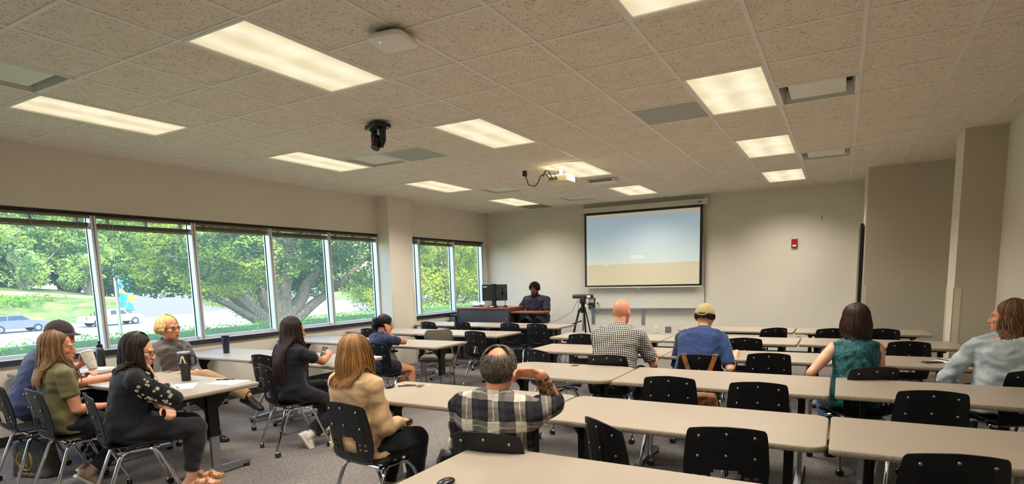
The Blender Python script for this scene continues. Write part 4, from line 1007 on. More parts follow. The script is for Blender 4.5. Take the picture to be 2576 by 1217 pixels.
        if sleeves:
            for sd, (sh, e, wr, *_r) in s.arms.items():
                q = .92+.12*s.w if s.male else .86+.08*s.w
                if sleeve <= 1:
                    en = sh.lerp(e, sleeve); d_ = (e-sh).normalized()
                    r1 = (.052*(1-sleeve)+.040*sleeve)*q+sl_infl+.004
                    b.tube([sh-d_*.02, sh, sh.lerp(en, .5), en], [.03, .055*q+sl_infl*.7, .052*q+sl_infl*.9, r1], 16)
                    capsule(b, sh, .055*q+sl_infl*.6, sh.lerp(en, .6), .052*q+sl_infl*.6)
                else:
                    f = sleeve-1; en = e.lerp(wr, f)
                    capsule(b, sh, .055*q+sl_infl*.7, e, .044*q+sl_infl); b.ell(tuple(e), (.045*q+sl_infl,)*3, 12, 8)
                    r1 = (.041*(1-f)+.0265*f)*q+sl_infl; b.tube([e, e.lerp(en, .5), en], [.043*q+sl_infl, (.036*q)+sl_infl, r1], 16)
        if extra: extra(b, s)
        me = remesh(b, name, m, voxel, 3, .5, folds); o = obj(name, me, s.root)
        if collar:
            ax, ay, d = s.axes(); c = s.sp[6]; c2 = MB(); n = 20; rings = []
            for dz, a, bb in ((-.03, .082, .072), (.0, .071, .066), (.028, .064, .062), (.030, .070, .068), (.012, .080, .076), (-.014, .092, .084)):
                ring = []
                for j in range(n):
                    t = 2*PI*(j+.5)/n; op = max(0, math.sin(t))**3
                    ring.append(tuple(c+d*(dz-.03*op)+ax*(a*math.cos(t)*(1 if s.male else .88))+ay*(bb*math.sin(t)*(1 if s.male else .9)-.004)))
                rings.append(ring)
            obj('collar', c2.loft(rings, caps=False).mesh('collar', m if not isinstance(collar, bpy.types.Material) else collar), o)
        return o
    def trousers(s, m, length=.94, infl=.014, folds=(.009, 9, 3.0), voxel=.009, flare=0, name='trousers'):
        b = MB(); b.loft([s.tor(i, infl*.7) for i in range(0, 3)]); b.ell(tuple(s.sp[0]+V3((0, .02, .03))), (.175*s.w, .135, .075), 18, 10)
        for sd, (hp, k, an, toe) in s.legs.items():
            capsule(b, hp, .092*s.w+infl, k, .058*s.w+infl, 18, bulge=.004)
            if length > .5:
                f = (length-.5)*2; en = k.lerp(an, f); b.ell(tuple(k), (.058*s.w+infl,)*3, 14, 10)
                b.tube([k, k.lerp(en, .35), k.lerp(en, .75), en], [.057*s.w+infl, .060*s.w+infl, .048+infl+flare*.6, .043+infl+flare], 18)
            else: pass
        return obj(name, remesh(b, name, m, voxel, 3, .5, folds), s.root)
    def shorts(s, m, frac=.55):
        b = MB(); b.loft([s.tor(i, .012) for i in range(0, 3)]); b.ell(tuple(s.sp[0]+V3((0, .02, .03))), (.175*s.w, .135, .078), 18, 10)
        for sd, (hp, k, an, toe) in s.legs.items():
            en = hp.lerp(k, frac); b.tube([hp-(k-hp)*.1, hp, hp.lerp(en, .5), en], [.07, .10*s.w, .100*s.w, .092*s.w], 18)
        return obj('shorts', remesh(b, 'shorts', m, .009, 3, .5, (.008, 9, 2.0)), s.root)
    def shoes(s, m, sole, sandal=False, up=None):
        for sd, (hp, k, an, toe) in s.legs.items():
            t = toe.normalized(); u = V3((0, 0, 1)) if abs(t.z) < .5 else (k-an).normalized(); u = (u-t*u.dot(t)).normalized(); l = t.cross(u)
            base = an-u*(.085); P = lambda f, x, z: tuple(base+t*f+l*x+u*z)
            def ring(f, hw, z0, z1, n=14): return [P(f, hw*math.cos(2*PI*j/n), z0+(z1-z0)*(.5+.5*math.sin(2*PI*j/n))) for j in range(n)]
            so = MB(); rings = []
            out = [(-.075, .018), (-.065, .030), (-.03, .036), (.03, .034), (.09, .042), (.14, .044), (.18, .036), (.20, .018)]
            so.loft([[P(f, -hw, 0), P(f, hw, 0), P(f, hw, .022), P(f, -hw, .022)] for f, hw in out])
            if sandal:
                o = obj('sandal', so.mesh('sandal', sole), s.root)
                for f in (.03, .10):
                    st = MB().tube([P(f, -.043, .01), P(f+.005, -.036, .055), P(f+.01, 0, .072-.1*(f-.03)), P(f+.005, .036, .055), P(f, .043, .01)], .016, 8, flat=.35); obj('strap', st.mesh('strap', m), o)
                continue
            upb = MB(); upb.loft([ring(-.068, .020, .012, .06), ring(-.055, .031, .006, .085), ring(-.02, .037, .004, .10), ring(.02, .036, .004, .095), ring(.06, .038, .004, .078), ring(.11, .042, .004, .058), ring(.155, .040, .004, .046), ring(.185, .028, .006, .036), ring(.197, .012, .01, .026)])
            capsule(upb, an-u*.03, .043, an+(k-an).normalized()*.02, .042)
            o = obj('shoe', remesh(upb, 'shoe', m, .006, 2, .5), s.root); obj('sole', so.mesh('sole', sole), o, bevel=.004)
            lc = MB()
            for q in range(4): lc.tube([P(.035+q*.022, -.022, .092-q*.009), P(.04+q*.022, 0, .098-q*.009), P(.035+q*.022, .022, .092-q*.009)], .003, 6)
            if up: 
                for q in range(4): obj('lace', MB().tube([P(.035+q*.022, -.024, .090-q*.009), P(.04+q*.022, 0, .100-q*.009), P(.035+q*.022, .024, .090-q*.009)], .0035, 6).mesh('lace', up), o)
    # ---------------- hair
    def cap_blob(s, infl=.012, face=True, c=(0, -.024, .036), r=(.080, .096, .092)):
        b = MB(); I = Matrix.Translation(s.hc) @ s.HR.to_4x4() @ Matrix.Scale(s.hs, 4)
        b.ell(c, (r[0]+infl, r[1]+infl, r[2]+infl), 24, 16, M=I); return b
    def long_hair(s, m, length, n=190, r=.0085, wave=.006, spread=1.0, front=48, part=.0, curl=0, vol=.016, back_only=False, tip=.4, end_in=0, blob=True, shl=.0, freq=22, els=(62, 88)):
        rd = s.rd; L = []; up = V3((0, 0, 1)); ax, ay, d = s.axes()
        backdir = s.HR @ V3((0, -1, 0)); 
        def torso_push(p):
            # keep hair outside torso
            best = None
            z = p.z
            for i in range(6, 0, -1):
                c0, c1 = s.sp[i-1], s.sp[i]
                if c0.z <= z <= c1.z or (i == 6 and z > c1.z and z < c1.z+.03):
                    t = min(1, max(0, (z-c0.z)/max(c1.z-c0.z, 1e-4))); c = c0.lerp(c1, t)
                    a = (s.prof[i-1][0]*(1-t)+s.prof[i][0]*t)*s.w+.030; b_ = (s.prof[i-1][1]*(1-t)+s.prof[i][1]*t)+.032
                    q = p-c; lx, ly = q.dot(ax), q.dot(ay); e = math.hypot(lx/a, ly/b_)
                    if e < 1: 
                        k = 1/max(e, .05); 
                        if abs(lx) < a*.98: return c+ax*lx+ay*(math.copysign(b_*math.sqrt(max(0, 1-(lx/a)**2)), ly))+up*(q-ax*lx-ay*ly).z
                        return c+ax*(lx*k)+ay*(ly*k)+up*q.z
                    return p
            return p
        n = int(n*2.1); r = r*.56
        for k in range(n):
            az = math.radians(rd.uniform(front, 360-front)); layer = rd.uniform(0, 1); R = V3((.083+vol*layer, .102+vol*layer, .098+vol*.9*layer))
            pts = []; el0 = math.radians(rd.uniform(*els)); el1 = math.radians(rd.uniform(-14, 6))
            ph = rd.uniform(0, 6.28); 
            for i in range(6):
                t = i/5; el = el0*(1-t)+el1*t; a_ = az
                p = V3((math.sin(a_)*math.cos(el)*R.x+part*(1-t)*.3, math.cos(a_)*math.cos(el)*R.y-.018, math.sin(el)*R.z+.030)); pts.append(s.H(*p))
            q = pts[-1].copy(); Ln = length*rd.uniform(.86, 1.05)*(1-.15*max(0, math.cos(az))); outd = (q-s.H(0, -.02, 0)); outd.z = 0; outd.normalize()
            m_ = 8
            for i in range(1, m_+1):
                t = i/m_; wv = wave*math.sin(ph+t*Ln*freq)*min(1, 2*t)
                side = V3((-outd.y, outd.x, 0))
                p = q+V3((0, 0, -1))*Ln*t+outd*(spread*.02*math.sin(t*PI*.5)+wv-end_in*t**3)+side*(wave*.8*math.cos(ph*1.7+t*Ln*freq))
                p = torso_push(p); pts.append(p)
            L.append((pts, r*rd.uniform(.7, 1.2), r*tip, .55, rd.uniform(0, 1)))
        bl = None
        if blob:
            b = s.cap_blob(.004)
            rr = []
            for t in (0, .25, .5, .75):
                c = s.H(0, -.052, -.02)+V3((0, 0, -1))*length*t
                rr.append([torso_push(c+s.HR @ V3((.072*math.cos(2*PI*j/20), .040*math.sin(2*PI*j/20)-.002, 0))) for j in range(20)])
            b.loft(rr); bl = remesh(b, 'blob', m, .009, 3, .5)
        o = obj('hair', locks_mesh(L, m, 5, bl), s.root); return o
    def short_hair(s, m, n=420, L=.03, r=.005, bald=None, blobinfl=.0, z0=-25, thick=.006, curly=False, front=35):
        rd = s.rd; K = []
        for k in range(n):
            az = math.radians(rd.uniform(0, 360)); el = math.radians(rd.uniform(z0, 88)); fr_ = abs((math.degrees(az)+180) % 360-180)
            if fr_ < 75 and math.degrees(el) < 38-0*fr_+ (0 if fr_ < front else -(fr_-front)*1.1): continue
            if bald and bald(az, el): continue
            R = V3((.080, .100, .094)); f = lambda a_, e_, k_: s.H(math.sin(a_)*math.cos(e_)*(R.x+k_), math.cos(a_)*math.cos(e_)*(R.y+k_)-.016, math.sin(e_)*(R.z+k_)+.027)
            if curly:
                pts = []; ph = rd.uniform(0, 6)
                for i in range(7): t = i/6; pts.append(f(az, el, t*L)+V3((math.sin(ph+t*9), math.cos(ph+t*9), math.sin(t*7))) *.007)
                K.append((pts, r, r*.5, .9, rd.uniform(0, 1)))
            else:
                pts = [f(az+.1*rd.uniform(-1, 1)*i/4, el-i*L*2.6, .001+thick*math.sin(i/4*PI*.8)) for i in range(5)]
                K.append((pts, r*rd.uniform(.7, 1.2), r*.25, .5, rd.uniform(0, 1)))
        bl = None
        if blobinfl: bl = remesh(s.cap_blob(blobinfl, c=(0, -.026, .038), r=(.078, .092, .088)), 'blob', m, .008, 2)
        return obj('hair', locks_mesh(K, m, 5, bl), s.root)
    def glasses(s):
        b = MB()
        for sx in (-1, 1):
            b.tube([s.H(sx*.033+.022*math.cos(t), .098-.012*abs(math.cos(t)*(1 if math.cos(t)*sx > 0 else 0)), -.008+.016*math.sin(t)) for t in np.linspace(0, 2*PI, 15)], .0022, 6)
            b.tube([s.H(sx*.055, .088, -.004), s.H(sx*.074, .04, -.002), s.H(sx*.082, -.01, -.004), s.H(sx*.080, -.022, -.016)], .0022, 6)
        b.tube([s.H(-.012, .101, -.004), s.H(.012, .101, -.004)], .002, 6); obj('glasses', b.mesh('glasses', M_FRAME), s.root)
def wl(P, wx, wy, wz):      # world point -> person's own frame
    dx, dy = wx-P.x, wy-P.y; c, s_ = math.cos(-P.a), math.sin(-P.a); return V3((dx*c-dy*s_, dx*s_+dy*c, wz))
def wd(P, dx, dy, dz): c, s_ = math.cos(-P.a), math.sin(-P.a); return V3((dx*c-dy*s_, dx*s_+dy*c, dz))
M_BLKCL = cloth('black_cotton', srgb(24, 24, 28)); M_OLIVE = cloth('olive_cotton', srgb(104, 98, 66)); M_GREYCL = cloth('grey_shirt_cotton', srgb(98, 92, 90)); M_KHAKI = cloth('khaki_twill', srgb(150, 122, 84))
M_BEIGE = cloth('beige_wool', srgb(188, 154, 112)); M_NAVY = cloth('navy_cotton', srgb(38, 46, 74)); M_BLUE = cloth('blue_cotton', srgb(40, 58, 98)); M_DKBLU = cloth('dark_navy_cotton', srgb(30, 33, 46)); M_JEANS = cloth('denim', srgb(56, 72, 100)); M_DKTR = cloth('dark_trouser', srgb(32, 31, 36))
def plaid_fn(n):
    v = n.coord(); sp = n.n('ShaderNodeSeparateXYZ'); n.l(v, sp.inputs[0]); wr = n.noise(v, 6, 2)
    u = n.math('ADD', n.math('ADD', sp.outputs[0], n.math('MULTIPLY', sp.outputs[1], .55)), n.math('MULTIPLY', wr, .03)); w_ = n.math('ADD', sp.outputs[2], n.math('MULTIPLY', wr, .05))
    def band(c, per, off, lo): return n.math('LESS_THAN', n.math('FRACT', n.math('ADD', n.math('DIVIDE', c, per), off)), lo)
    W_ = n.math('ADD', band(u, .15, .1, .40), band(w_, .15, .35, .38)); G = n.math('ADD', band(u, .15, .62, .16), band(w_, .15, .85, .16)); Lx = n.math('MAXIMUM', band(u, .15, .92, .04), band(w_, .15, .18, .04))
    c = n.ramp(n.math('MULTIPLY', W_, .5), [(0, srgb(34, 33, 36)), (.4, srgb(112, 106, 98)), (.9, srgb(206, 196, 178))], 'CONSTANT')
    c = n.mix(n.math('MULTIPLY', G, .35), c, srgb(60, 58, 60)); c = n.mix(n.math('MULTIPLY', Lx, .7), c, srgb(186, 178, 160)); n.col(c); n.bump(n.noise(n.coord((1, 1, 2)), 14, 3, .5, 1), .3, .02)
M_PLAID = mat('plaid_flannel', rough=.9, spec=.15, fn=plaid_fn)
def ging_fn(n):
    v = n.coord(); sp = n.n('ShaderNodeSeparateXYZ'); n.l(v, sp.inputs[0]); wr = n.noise(v, 5, 2)
    u = n.math('ADD', n.math('ADD', sp.outputs[0], n.math('MULTIPLY', sp.outputs[1], .6)), n.math('MULTIPLY', wr, .02)); w_ = n.math('ADD', n.math('ADD', sp.outputs[2], n.math('MULTIPLY', sp.outputs[1], .3)), n.math('MULTIPLY', wr, .02))
    b = lambda c: n.math('LESS_THAN', n.math('FRACT', n.math('DIVIDE', c, .0215)), .5)
    s_ = n.math('MULTIPLY', n.math('ADD', b(u), b(w_)), .5); n.col(n.ramp(s_, [(0, srgb(222, 216, 200)), (.4, srgb(122, 118, 114)), (.9, srgb(26, 26, 32))], 'CONSTANT')); n.bump(n.noise(n.coord((1, 1, 2)), 13, 3), .25, .02)
M_GING = mat('gingham_cotton', rough=.9, spec=.15, fn=ging_fn)
def teal_fn(n):
    v = n.coord(); a = n.noise(v, 16, 4, .65, 2.2); b = n.noise(v, 7, 3, .5, 1); c = n.ramp(a, [(.38, srgb(10, 20, 44)), (.47, srgb(14, 50, 70)), (.55, srgb(40, 140, 120)), (.60, srgb(26, 44, 100)), (.72, srgb(120, 176, 166))]); n.col(n.mix(.35, c, n.ramp(b, [(.4, srgb(16, 28, 58)), (.6, srgb(24, 104, 100))]))); n.bump(b, .25, .02)
M_TEAL = mat('teal_print', rough=.7, fn=teal_fn)
def denim_fn(n):
    v = n.coord(); a = n.noise(v, 8, 4, .6); n.col(n.ramp(a, [(.32, srgb(150, 164, 172)), (.55, srgb(186, 196, 198)), (.7, srgb(214, 218, 212))])); n.bump(n.noise(n.coord((1, 1, 1.3)), 7, 2, .5, .5), .35, .02)
M_DENIM = mat('pale_denim', rough=.85, spec=.2, fn=denim_fn)
M_TAN = mat('tan_suede', rough=.85, fn=speck(srgb(190, 140, 92), srgb(160, 112, 70), 80)); M_SNEAK = mat('white_rubber', srgb(214, 208, 192), .6); M_KHSHOE = mat('taupe_knit', srgb(150, 130, 108), .85); M_LEATH = mat('black_leather', srgb(20, 19, 20), .3)
M_LACE = mat('white_lace', srgb(220, 218, 212), .8)
ppl = []
def std_legs(P, a1=(-.1, .42), a2=(.1, .40), z=.09, toe=(0, 1, 0)):
    P.leg(-1, (a1[0], a1[1], z), toe=toe); P.leg(1, (a2[0], a2[1], z), toe=toe)
# --- olive shirt woman
x, y = cpos(-1.70, -.30); P = Person('person with long light brown hair in an olive shirt, raising a white cup', -1.7, -.15, -8, lean=-4, curve=8, head=(-26, -2, 0), skin='pink', w=1.04, aim=(140, 832))
P.arm(-1, wl(P, -1.97, .12, .93), (-.9, -.1, -.7), hd=(.25, .5, .35), hn=(.9, -.2, .1), curl=.9); P.arm(1, (.12, .26, .62), (.5, -.6, -.9), hd=(-.4, .9, 0), curl=.5)
P.leg(-1, (-.12, .18, .10), toe=(0, .75, -.6), pole=(0, 1, .6)); P.leg(1, (.12, .10, .11), toe=(0, .7, -.7), pole=(0, 1, .6))
P.build(); P.shirt(M_OLIVE, .62, collar=False, hem=.05); P.trousers(M_DKTR); P.shoes(M_KHSHOE, M_SNEAK, up=M_LACE); P.long_hair(H_BROWN, .30, n=230, wave=.008, front=62, spread=1.2, vol=.014)
PO = P
# --- black embroidered top
x, y = cpos(-1.05, -.22); P = Person('person with glasses in a black top with white floral sleeves, hand at mouth', -.9, -.06, -22, lean=2, curve=14, head=(-20, -12, 0), skin='fair', w=1.14, aim=(352, 838))
P.arm(1, P.H(.03, .125, -.20), (.7, .9, -.9), hd=(-.15, -.15, .9), hn=(0, -1, 0), curl=1.1); P.arm(-1, (.20, .24, .70), (-.5, -.1, -.9), hd=(.75, .1, -.45), hn=(0, -.3, -1), curl=.7)
P.leg(-1, (-.09, .42, .09), toe=(.15, 1, 0)); P.leg(1, (.08, .36, .09), toe=(.25, 1, 0)); P.barefoot = True
P.build(); sh = P.shirt(M_BLKCL, 1.55, collar=False, hem=.06, sl_infl=.024)
def emb(P, sd, par):
    rd = random.Random(4); shd, e, wr = P.arms[sd][:3]; M_EMB = mat('ivory_thread', srgb(205, 198, 176), .8); b = []
    for k in range(84):
        t = rd.uniform(.12, 1.0); c = shd.lerp(e, t); ax = (e-shd).normalized(); a0 = ax.orthogonal().normalized(); a1 = ax.cross(a0); th = rd.uniform(0, 2*PI); nrm = a0*math.cos(th)+a1*math.sin(th); r_ = .055*P.w*.96+.030
        ctr = c+nrm*r_; u = ax; v = nrm.cross(ax); fl = MB(); s_ = rd.uniform(.008, .016)
        for q in range(6): a_ = 2*PI*q/6; dd = (u*math.cos(a_)+v*math.sin(a_)); fl.tube([ctr+dd*s_*.15, ctr+dd*s_*.6, ctr+dd*s_], [.001, s_*.20, .001], 5)
        obj('embroidered_flower', fl.mesh('flower', M_EMB), par)
emb(P, 1, sh)
P.trousers(M_DKTR, .93); P.shoes(M_TAN, M_TAN, sandal=True); P.long_hair(H_DARK, .20, n=210, wave=.004, front=58, spread=1.2, vol=.016, r=.009, end_in=.01); P.glasses()
# --- dark cap
x, y = cpos(-2.46, -.32); P = Person('person in a dark cap and navy shirt, mostly hidden behind the olive shirt', x+.06, y+.35, -10, lean=14, curve=20, head=(-50, -6, 0), skin='tan', w=1.08, male=True, hgt=1.06, aim=(150, 806))
P.arm(-1, wl(P, -2.55, .40, .765), (-.7, 0, -.5), curl=.4); P.arm(1, wl(P, -2.1, .38, .765), (.7, 0, -.5), curl=.4); std_legs(P)
P.build(); P.shirt(M_NAVY, .6, collar=False, hem=.04); P.trousers(M_DKTR); P.shoes(M_LEATH, M_RUBBER); P.short_hair(H_DARK, 160, front=60, thick=.002)
I = Matrix.Translation(P.hc) @ P.HR.to_4x4(); M_CAPD = cloth('dark_cap_cloth', srgb(52, 38, 42))
def cap(P, m, fwd=1, name='cap', button=False):
    I = Matrix.Translation(P.hc) @ P.HR.to_4x4(); b = MB(); rings = []
    for el in (4, 20, 38, 56, 72, 84): e = math.radians(el); rings.append([(.100*math.cos(e)*math.cos(2*PI*j/28), .120*math.cos(e)*math.sin(2*PI*j/28)-.016, .112*math.sin(e)+.030) for j in range(28)])
    b.loft([[(x*1.0, y, z-.012) for x, y, z in rings[0]]]+rings, M=I); o = obj(name, b.mesh(name, m), P.root)
    br = MB(); rr = []
    for k in range(9):
        t = -1+2*k/8; a = t*.95; x = .098*math.sin(a); y0 = .117*math.cos(a)-.016; rr.append([(x, y0*fwd-.02*fwd, .034), (x*1.05, (y0+.070*math.cos(t*1.45))*fwd, .020-.0), (x*1.05, (y0+.070*math.cos(t*1.45))*fwd, .016), (x, y0*fwd-.02*fwd, .030)])
    br.loft(rr, M=I); obj('brim', br.mesh('brim', m), o)
    obj('button', MB().ell((0, -.014, .142), (.008, .008, .004), 8, 6, M=I).mesh('btn', m), o); return o
cap(P, M_CAPD)
# --- blond person, side-on
P = Person('blond person with glasses in a grey shirt and khaki trousers, sitting sideways with crossed legs', -2.36, 1.08, -84, lean=-6, curve=14, head=(8, 4, 0), skin='pink', w=1.08, hgt=1.03, aim=(418, 793))
P.arm(-1, (-.05, .32, .70), (-.6, -.6, -.5), curl=.7, hd=(.8, .4, 0)); P.arm(1, (.08, .30, .71), (.6, -.6, -.5), hd=(-.6, .7, .05), hn=(0, 0, -1), curl=.7)
P.leg(-1, (-.06, .46, .09), toe=(0, 1, 0)); P.leg(1, (-.14, .90, .47), pole=(.1, .2, 1), toe=(-.1, .9, -.35), l1=.50, l2=.47)
P.build(); P.shirt(M_GREYCL, 1.62, hem=.05, sl_infl=.02, folds=(.012, 10, 2)); P.trousers(M_KHAKI, 1.0); P.shoes(M_LEATH, M_RUBBER); P.long_hair(H_BLOND, .055, n=190, wave=.006, front=60, spread=1.0, vol=.016, end_in=.03, r=.009); P.glasses()
# --- long dark hair
x, y = cpos(-1.14, 1.27); P = Person('person in black with very long dark hair down the back', -.9, 1.39, -8, lean=0, curve=10, head=(-14, -6, 0), skin='tan', w=1.0, aim=(738, 797))
P.arm(-1, wl(P, -1.3, 1.85, .775), (-.7, -.2, -.5), hd=(.6, .6, 0), curl=.5); P.arm(1, wl(P, -.93, 1.86, .83), wd(P, .8, -.3, -.7), hd=wd(P, -.5, .5, .3), hn=(-.6, .2, -.2), curl=.9)
P.leg(-1, (-.1, .40, .09)); P.leg(1, (.17, .06, .12), toe=(.1, .45, -.9), pole=(.2, 1, .3))
P.build(); P.shirt(M_BLKCL, .62, collar=False, hem=.06); P.trousers(M_BLKCL, flare=.02); P.shoes(M_SNEAK, M_SNEAK, up=M_LACE); P.long_hair(H_DARK, .52, n=260, wave=.007, front=58, spread=1.4, vol=.012, freq=16)
# --- beige jacket
x, y = cpos(.85, .31); P = Person('person with golden-brown shoulder-length hair in a beige jacket', x, .41, -6, lean=-3, curve=7, head=(-6, 0, 0), skin='fair', w=1.10, hgt=1.0, aim=(893, 842))
P.arm(-1, (-.16, .30, .64), (-.35, -.4, -.9), curl=.6); P.arm(1, (.15, .24, .62), (.45, -.5, -.8), hd=(-.3, .8, 0), curl=.6)
P.leg(-1, (-.1, .30, .09)); P.leg(1, (.12, .34, .09))
P.build(); P.shirt(M_BEIGE, 1.9, infl=.020, hem=.07, sl_infl=.022, folds=(.013, 9, 5), name='jacket'); P.trousers(M_BLKCL); P.shoes(M_LEATH, M_RUBBER); P.long_hair(H_GINGER, .205, n=300, wave=.004, front=48, spread=1.4, vol=.016, r=.009, end_in=.015, freq=14)
# --- navy shirt, head on hand
x, y = cpos(-1.44, 3.04); P = Person('person in a navy shirt and black shorts resting head on one hand', x+.10, y+.15, -14, lean=6, curve=12, side=3, head=(-16, -14, 0), skin='tan', w=1.14, aim=(972, 794))
P.arm(-1, P.H(-.09, .10, -.16), (-.4, .9, -.8), hd=(.1, -.1, .9), hn=(1, 0, 0), curl=.6); P.arm(1, P.H(.105, .045, -.135), (.5, 1, -.9), hd=(-.06, -.05, 1), hn=(-1, -.2, 0), curl=.3)
P.barefoot = False
P.leg(-1, (-.06, .42, .09)); P.leg(1, (.18, .36, .09))
P.build(); P.shirt(M_NAVY, .6, collar=False, hem=.05); P.shorts(M_BLKCL); P.shoes(M_SNEAK, M_SNEAK, up=M_LACE)
hr = P.short_hair(H_BLACK, 300, blobinfl=.010, front=30)
K = []; rd = random.Random(3)
for k in range(90):
    a = rd.uniform(0, 2*PI); e = rd.uniform(-1, 1); c = V3((-.01, -.125, .01)); pts = []
    for i in range(7): t = i/6; pts.append(P.H(*(c+V3((.05*math.cos(a+t*1.6)*math.sqrt(1-e*e*.5), .045*math.sin(a+t*1.2), .055*e-.06*t*t)))))
    K.append((pts, .011, .004, .6, rd.random()))
obj('hair_bun', locks_mesh(K, H_BLACK, 5, remesh(MB().ell(tuple(P.H(-.01, -.125, 0)), (.055, .052, .058), 16, 12), 'b', H_BLACK, .008, 1)), P.root)
# --- plaid shirt
x, y = cpos(2.08, .05); P = Person('person in a plaid shirt with thinning grey hair, tattooed forearm behind the head', x+.03, y+.20, 2, lean=-4, curve=9, side=2, head=(4, 0, 3), skin='pink', w=1.18, male=True, hgt=1.0, twist=0, aim=(1256, 868))
P.arm(-1, (-.22, .30, .60), (-.4, -.4, -.9), curl=.6); P.arm(1, wl(P, 2.29, .27, 1.075), (-.05, 1, -.9), hd=(-.85, -.35, .12), hn=(-.1, -.5, -.4), curl=.55, l1=.29, l2=.26)
P.leg(-1, (-.10, .40, .09)); P.leg(1, (-.46, .30, .50), pole=(.9, .9, .3), toe=(-.45, .45, -.45))
P.build(); P.shirt(M_PLAID, 1.12, infl=.018, hem=.05, sl_infl=.022, folds=(.011, 9, 7)); P.trousers(M_DKTR); P.shoes(M_LEATH, M_RUBBER, up=M_LACE)
P.short_hair(H_GREY, 2600, L=.055, r=.0034, thick=.012, z0=-38, bald=lambda az, el: (math.degrees(el) > 44 and abs(((math.degrees(az)) % 360)-160) < 60), front=28)
# tattoo sleeve
def tat_fn(n):
    v = n.coord(); a = n.noise(v, 26, 3, .6, 1.5); c = n.ramp(a, [(.40, srgb(206, 140, 104)), (.50, srgb(110, 78, 54)), (.58, srgb(46, 46, 44)), (.68, srgb(86, 66, 50)), (.78, srgb(190, 130, 96))]); n.col(c)
M_TAT = mat('tattooed_skin', rough=.5, fn=tat_fn); shd, e, wr = P.arms[1][:3]; tb = MB(); tb.tube([e.lerp(wr, t) for t in (.02, .2, .4, .6, .8, .97)], [.0485, .0495, .0475, .042, .036, .0305], 16); tb.ell(tuple(e), (.047,)*3, 14, 10)
obj('tattoo', remesh(tb, 'tattoo', M_TAT, .006, 2), P.root)
# --- bald, gingham
x, y = cpos(1.65, 2.92); P = Person('bald person in a black and white checked short-sleeved shirt', x+.04, y+.33, -4, lean=12, curve=14, head=(-2, -6, 0), skin='pink', w=1.08, male=True, hgt=1.08, aim=(1565, 750))
P.arm(-1, wl(P, 1.50, 3.62, .775), (-.25, -.1, -.9), hd=(.5, .7, 0), curl=.4); P.arm(1, wl(P, 1.93, 3.54, .785), wd(P, .35, -.2, -.8), hd=wd(P, -.7, .6, 0), curl=.5)
std_legs(P); P.build(); P.shirt(M_GING, .82, infl=.018, hem=.09, sl_infl=.022, folds=(.010, 9, 2)); P.trousers(M_DKTR); P.shoes(M_LEATH, M_RUBBER)
# --- tan cap
x, y = cpos(2.46, 3.19); P = Person('person in a tan cap and blue shirt leaning forward on the table', x+.02, y+.35, -2, lean=22, curve=22, head=(-3, -14, 0), skin='fair', w=.95, male=True, hgt=1.04, aim=(1776, 764))
P.arm(-1, wl(P, 2.34, 3.66, .78), (-.25, -.2, -.9), hd=(.7, .4, .0), curl=.5); P.arm(1, wl(P, 2.72, 3.66, .78), wd(P, .45, -.2, -.8), hd=wd(P, -.7, .4, 0), curl=.5)
std_legs(P); P.build(); P.shirt(M_BLUE, .9, infl=.016, hem=.10, collar=False, folds=(.010, 9, 3)); P.trousers(M_DKTR); P.shoes(M_LEATH, M_RUBBER)
P.long_hair(H_DARK, .045, n=170, front=62, vol=.003, r=.007, spread=.3, blob=False, end_in=.015, els=(8, 24)); M_CAPT = cloth('tan_cap_cloth', srgb(160, 146, 102)); co_ = cap(P, M_CAPT)
I = Matrix.Translation(P.hc) @ P.HR.to_4x4(); obj('strap', MB().tube([(.055, -.108, .028), (.035, -.122, .012), (0, -.130, .004), (-.035, -.122, .012), (-.055, -.108, .028)], .008, 6, M=I).mesh('strap', M_CAPT), co_)
# --- green top
x, y = cpos(3.86, 2.90); P = Person('person with a dark bob in a sleeveless teal patterned top', x-.10, y+.25, 8, lean=4, curve=10, head=(6, 0, 0), skin='fair', w=.9, aim=(2155, 764))
P.arm(-1, (-.31, .13, .60), (-.5, -.6, -.4), hd=(-.05, .5, -.5), curl=.5); P.arm(1, (.14, .34, .64), (.2, -.5, -.9), curl=.6)
P.leg(-1, (-.14, .22, .09)); P.leg(1, (.05, .36, .09))
P.build(); P.shirt(M_TEAL, .5, infl=.012, hem=.05, collar=False, sleeves=False); P.trousers(M_JEANS, .8); P.shoes(M_LEATH, M_RUBBER); P.long_hair(H_BOB, .155, n=260, wave=.002, front=55, spread=1.4, vol=.014, end_in=.03, r=.010)
wr, e = P.arms[-1][2], P.arms[-1][1]; dd = (wr-e).normalized(); u_ = dd.orthogonal().normalized(); v_ = dd.cross(u_)
obj('bracelet', MB().tube([wr-dd*.02+(u_*math.cos(t)+v_*math.sin(t))*.031 for t in np.linspace(0, 2*PI, 17)], .005, 6).mesh('bracelet', mat('gold', srgb(200, 160, 80), .3, 1)), P.root)
# --- denim jacket
x, y = cpos(4.86, 3.10); P = Person('person with wavy brown hair in a pale denim jacket at the right edge', x-.02, y+.27, 6, lean=2, curve=12, head=(60, 2, 0), skin='pink', w=1.12, hgt=1.02, aim=(2545, 752))
P.arm(-1, (-.26, .28, .60), (-.7, -.4, -.5), hd=wd(P, .1, .7, -.3), curl=.5); P.arm(1, (.16, .34, .64), (.3, -.3, -.9), curl=.5)
std_legs(P); P.build(); P.shirt(M_DENIM, 1.9, infl=.022, hem=.04, sl_infl=.026, folds=(.016, 11, 6), name='jacket'); P.trousers(M_JEANS); P.shoes(M_LEATH, M_RUBBER); P.long_hair(H_WAVE, .20, n=240, wave=.010, front=70, spread=1.2, vol=.014, freq=40)
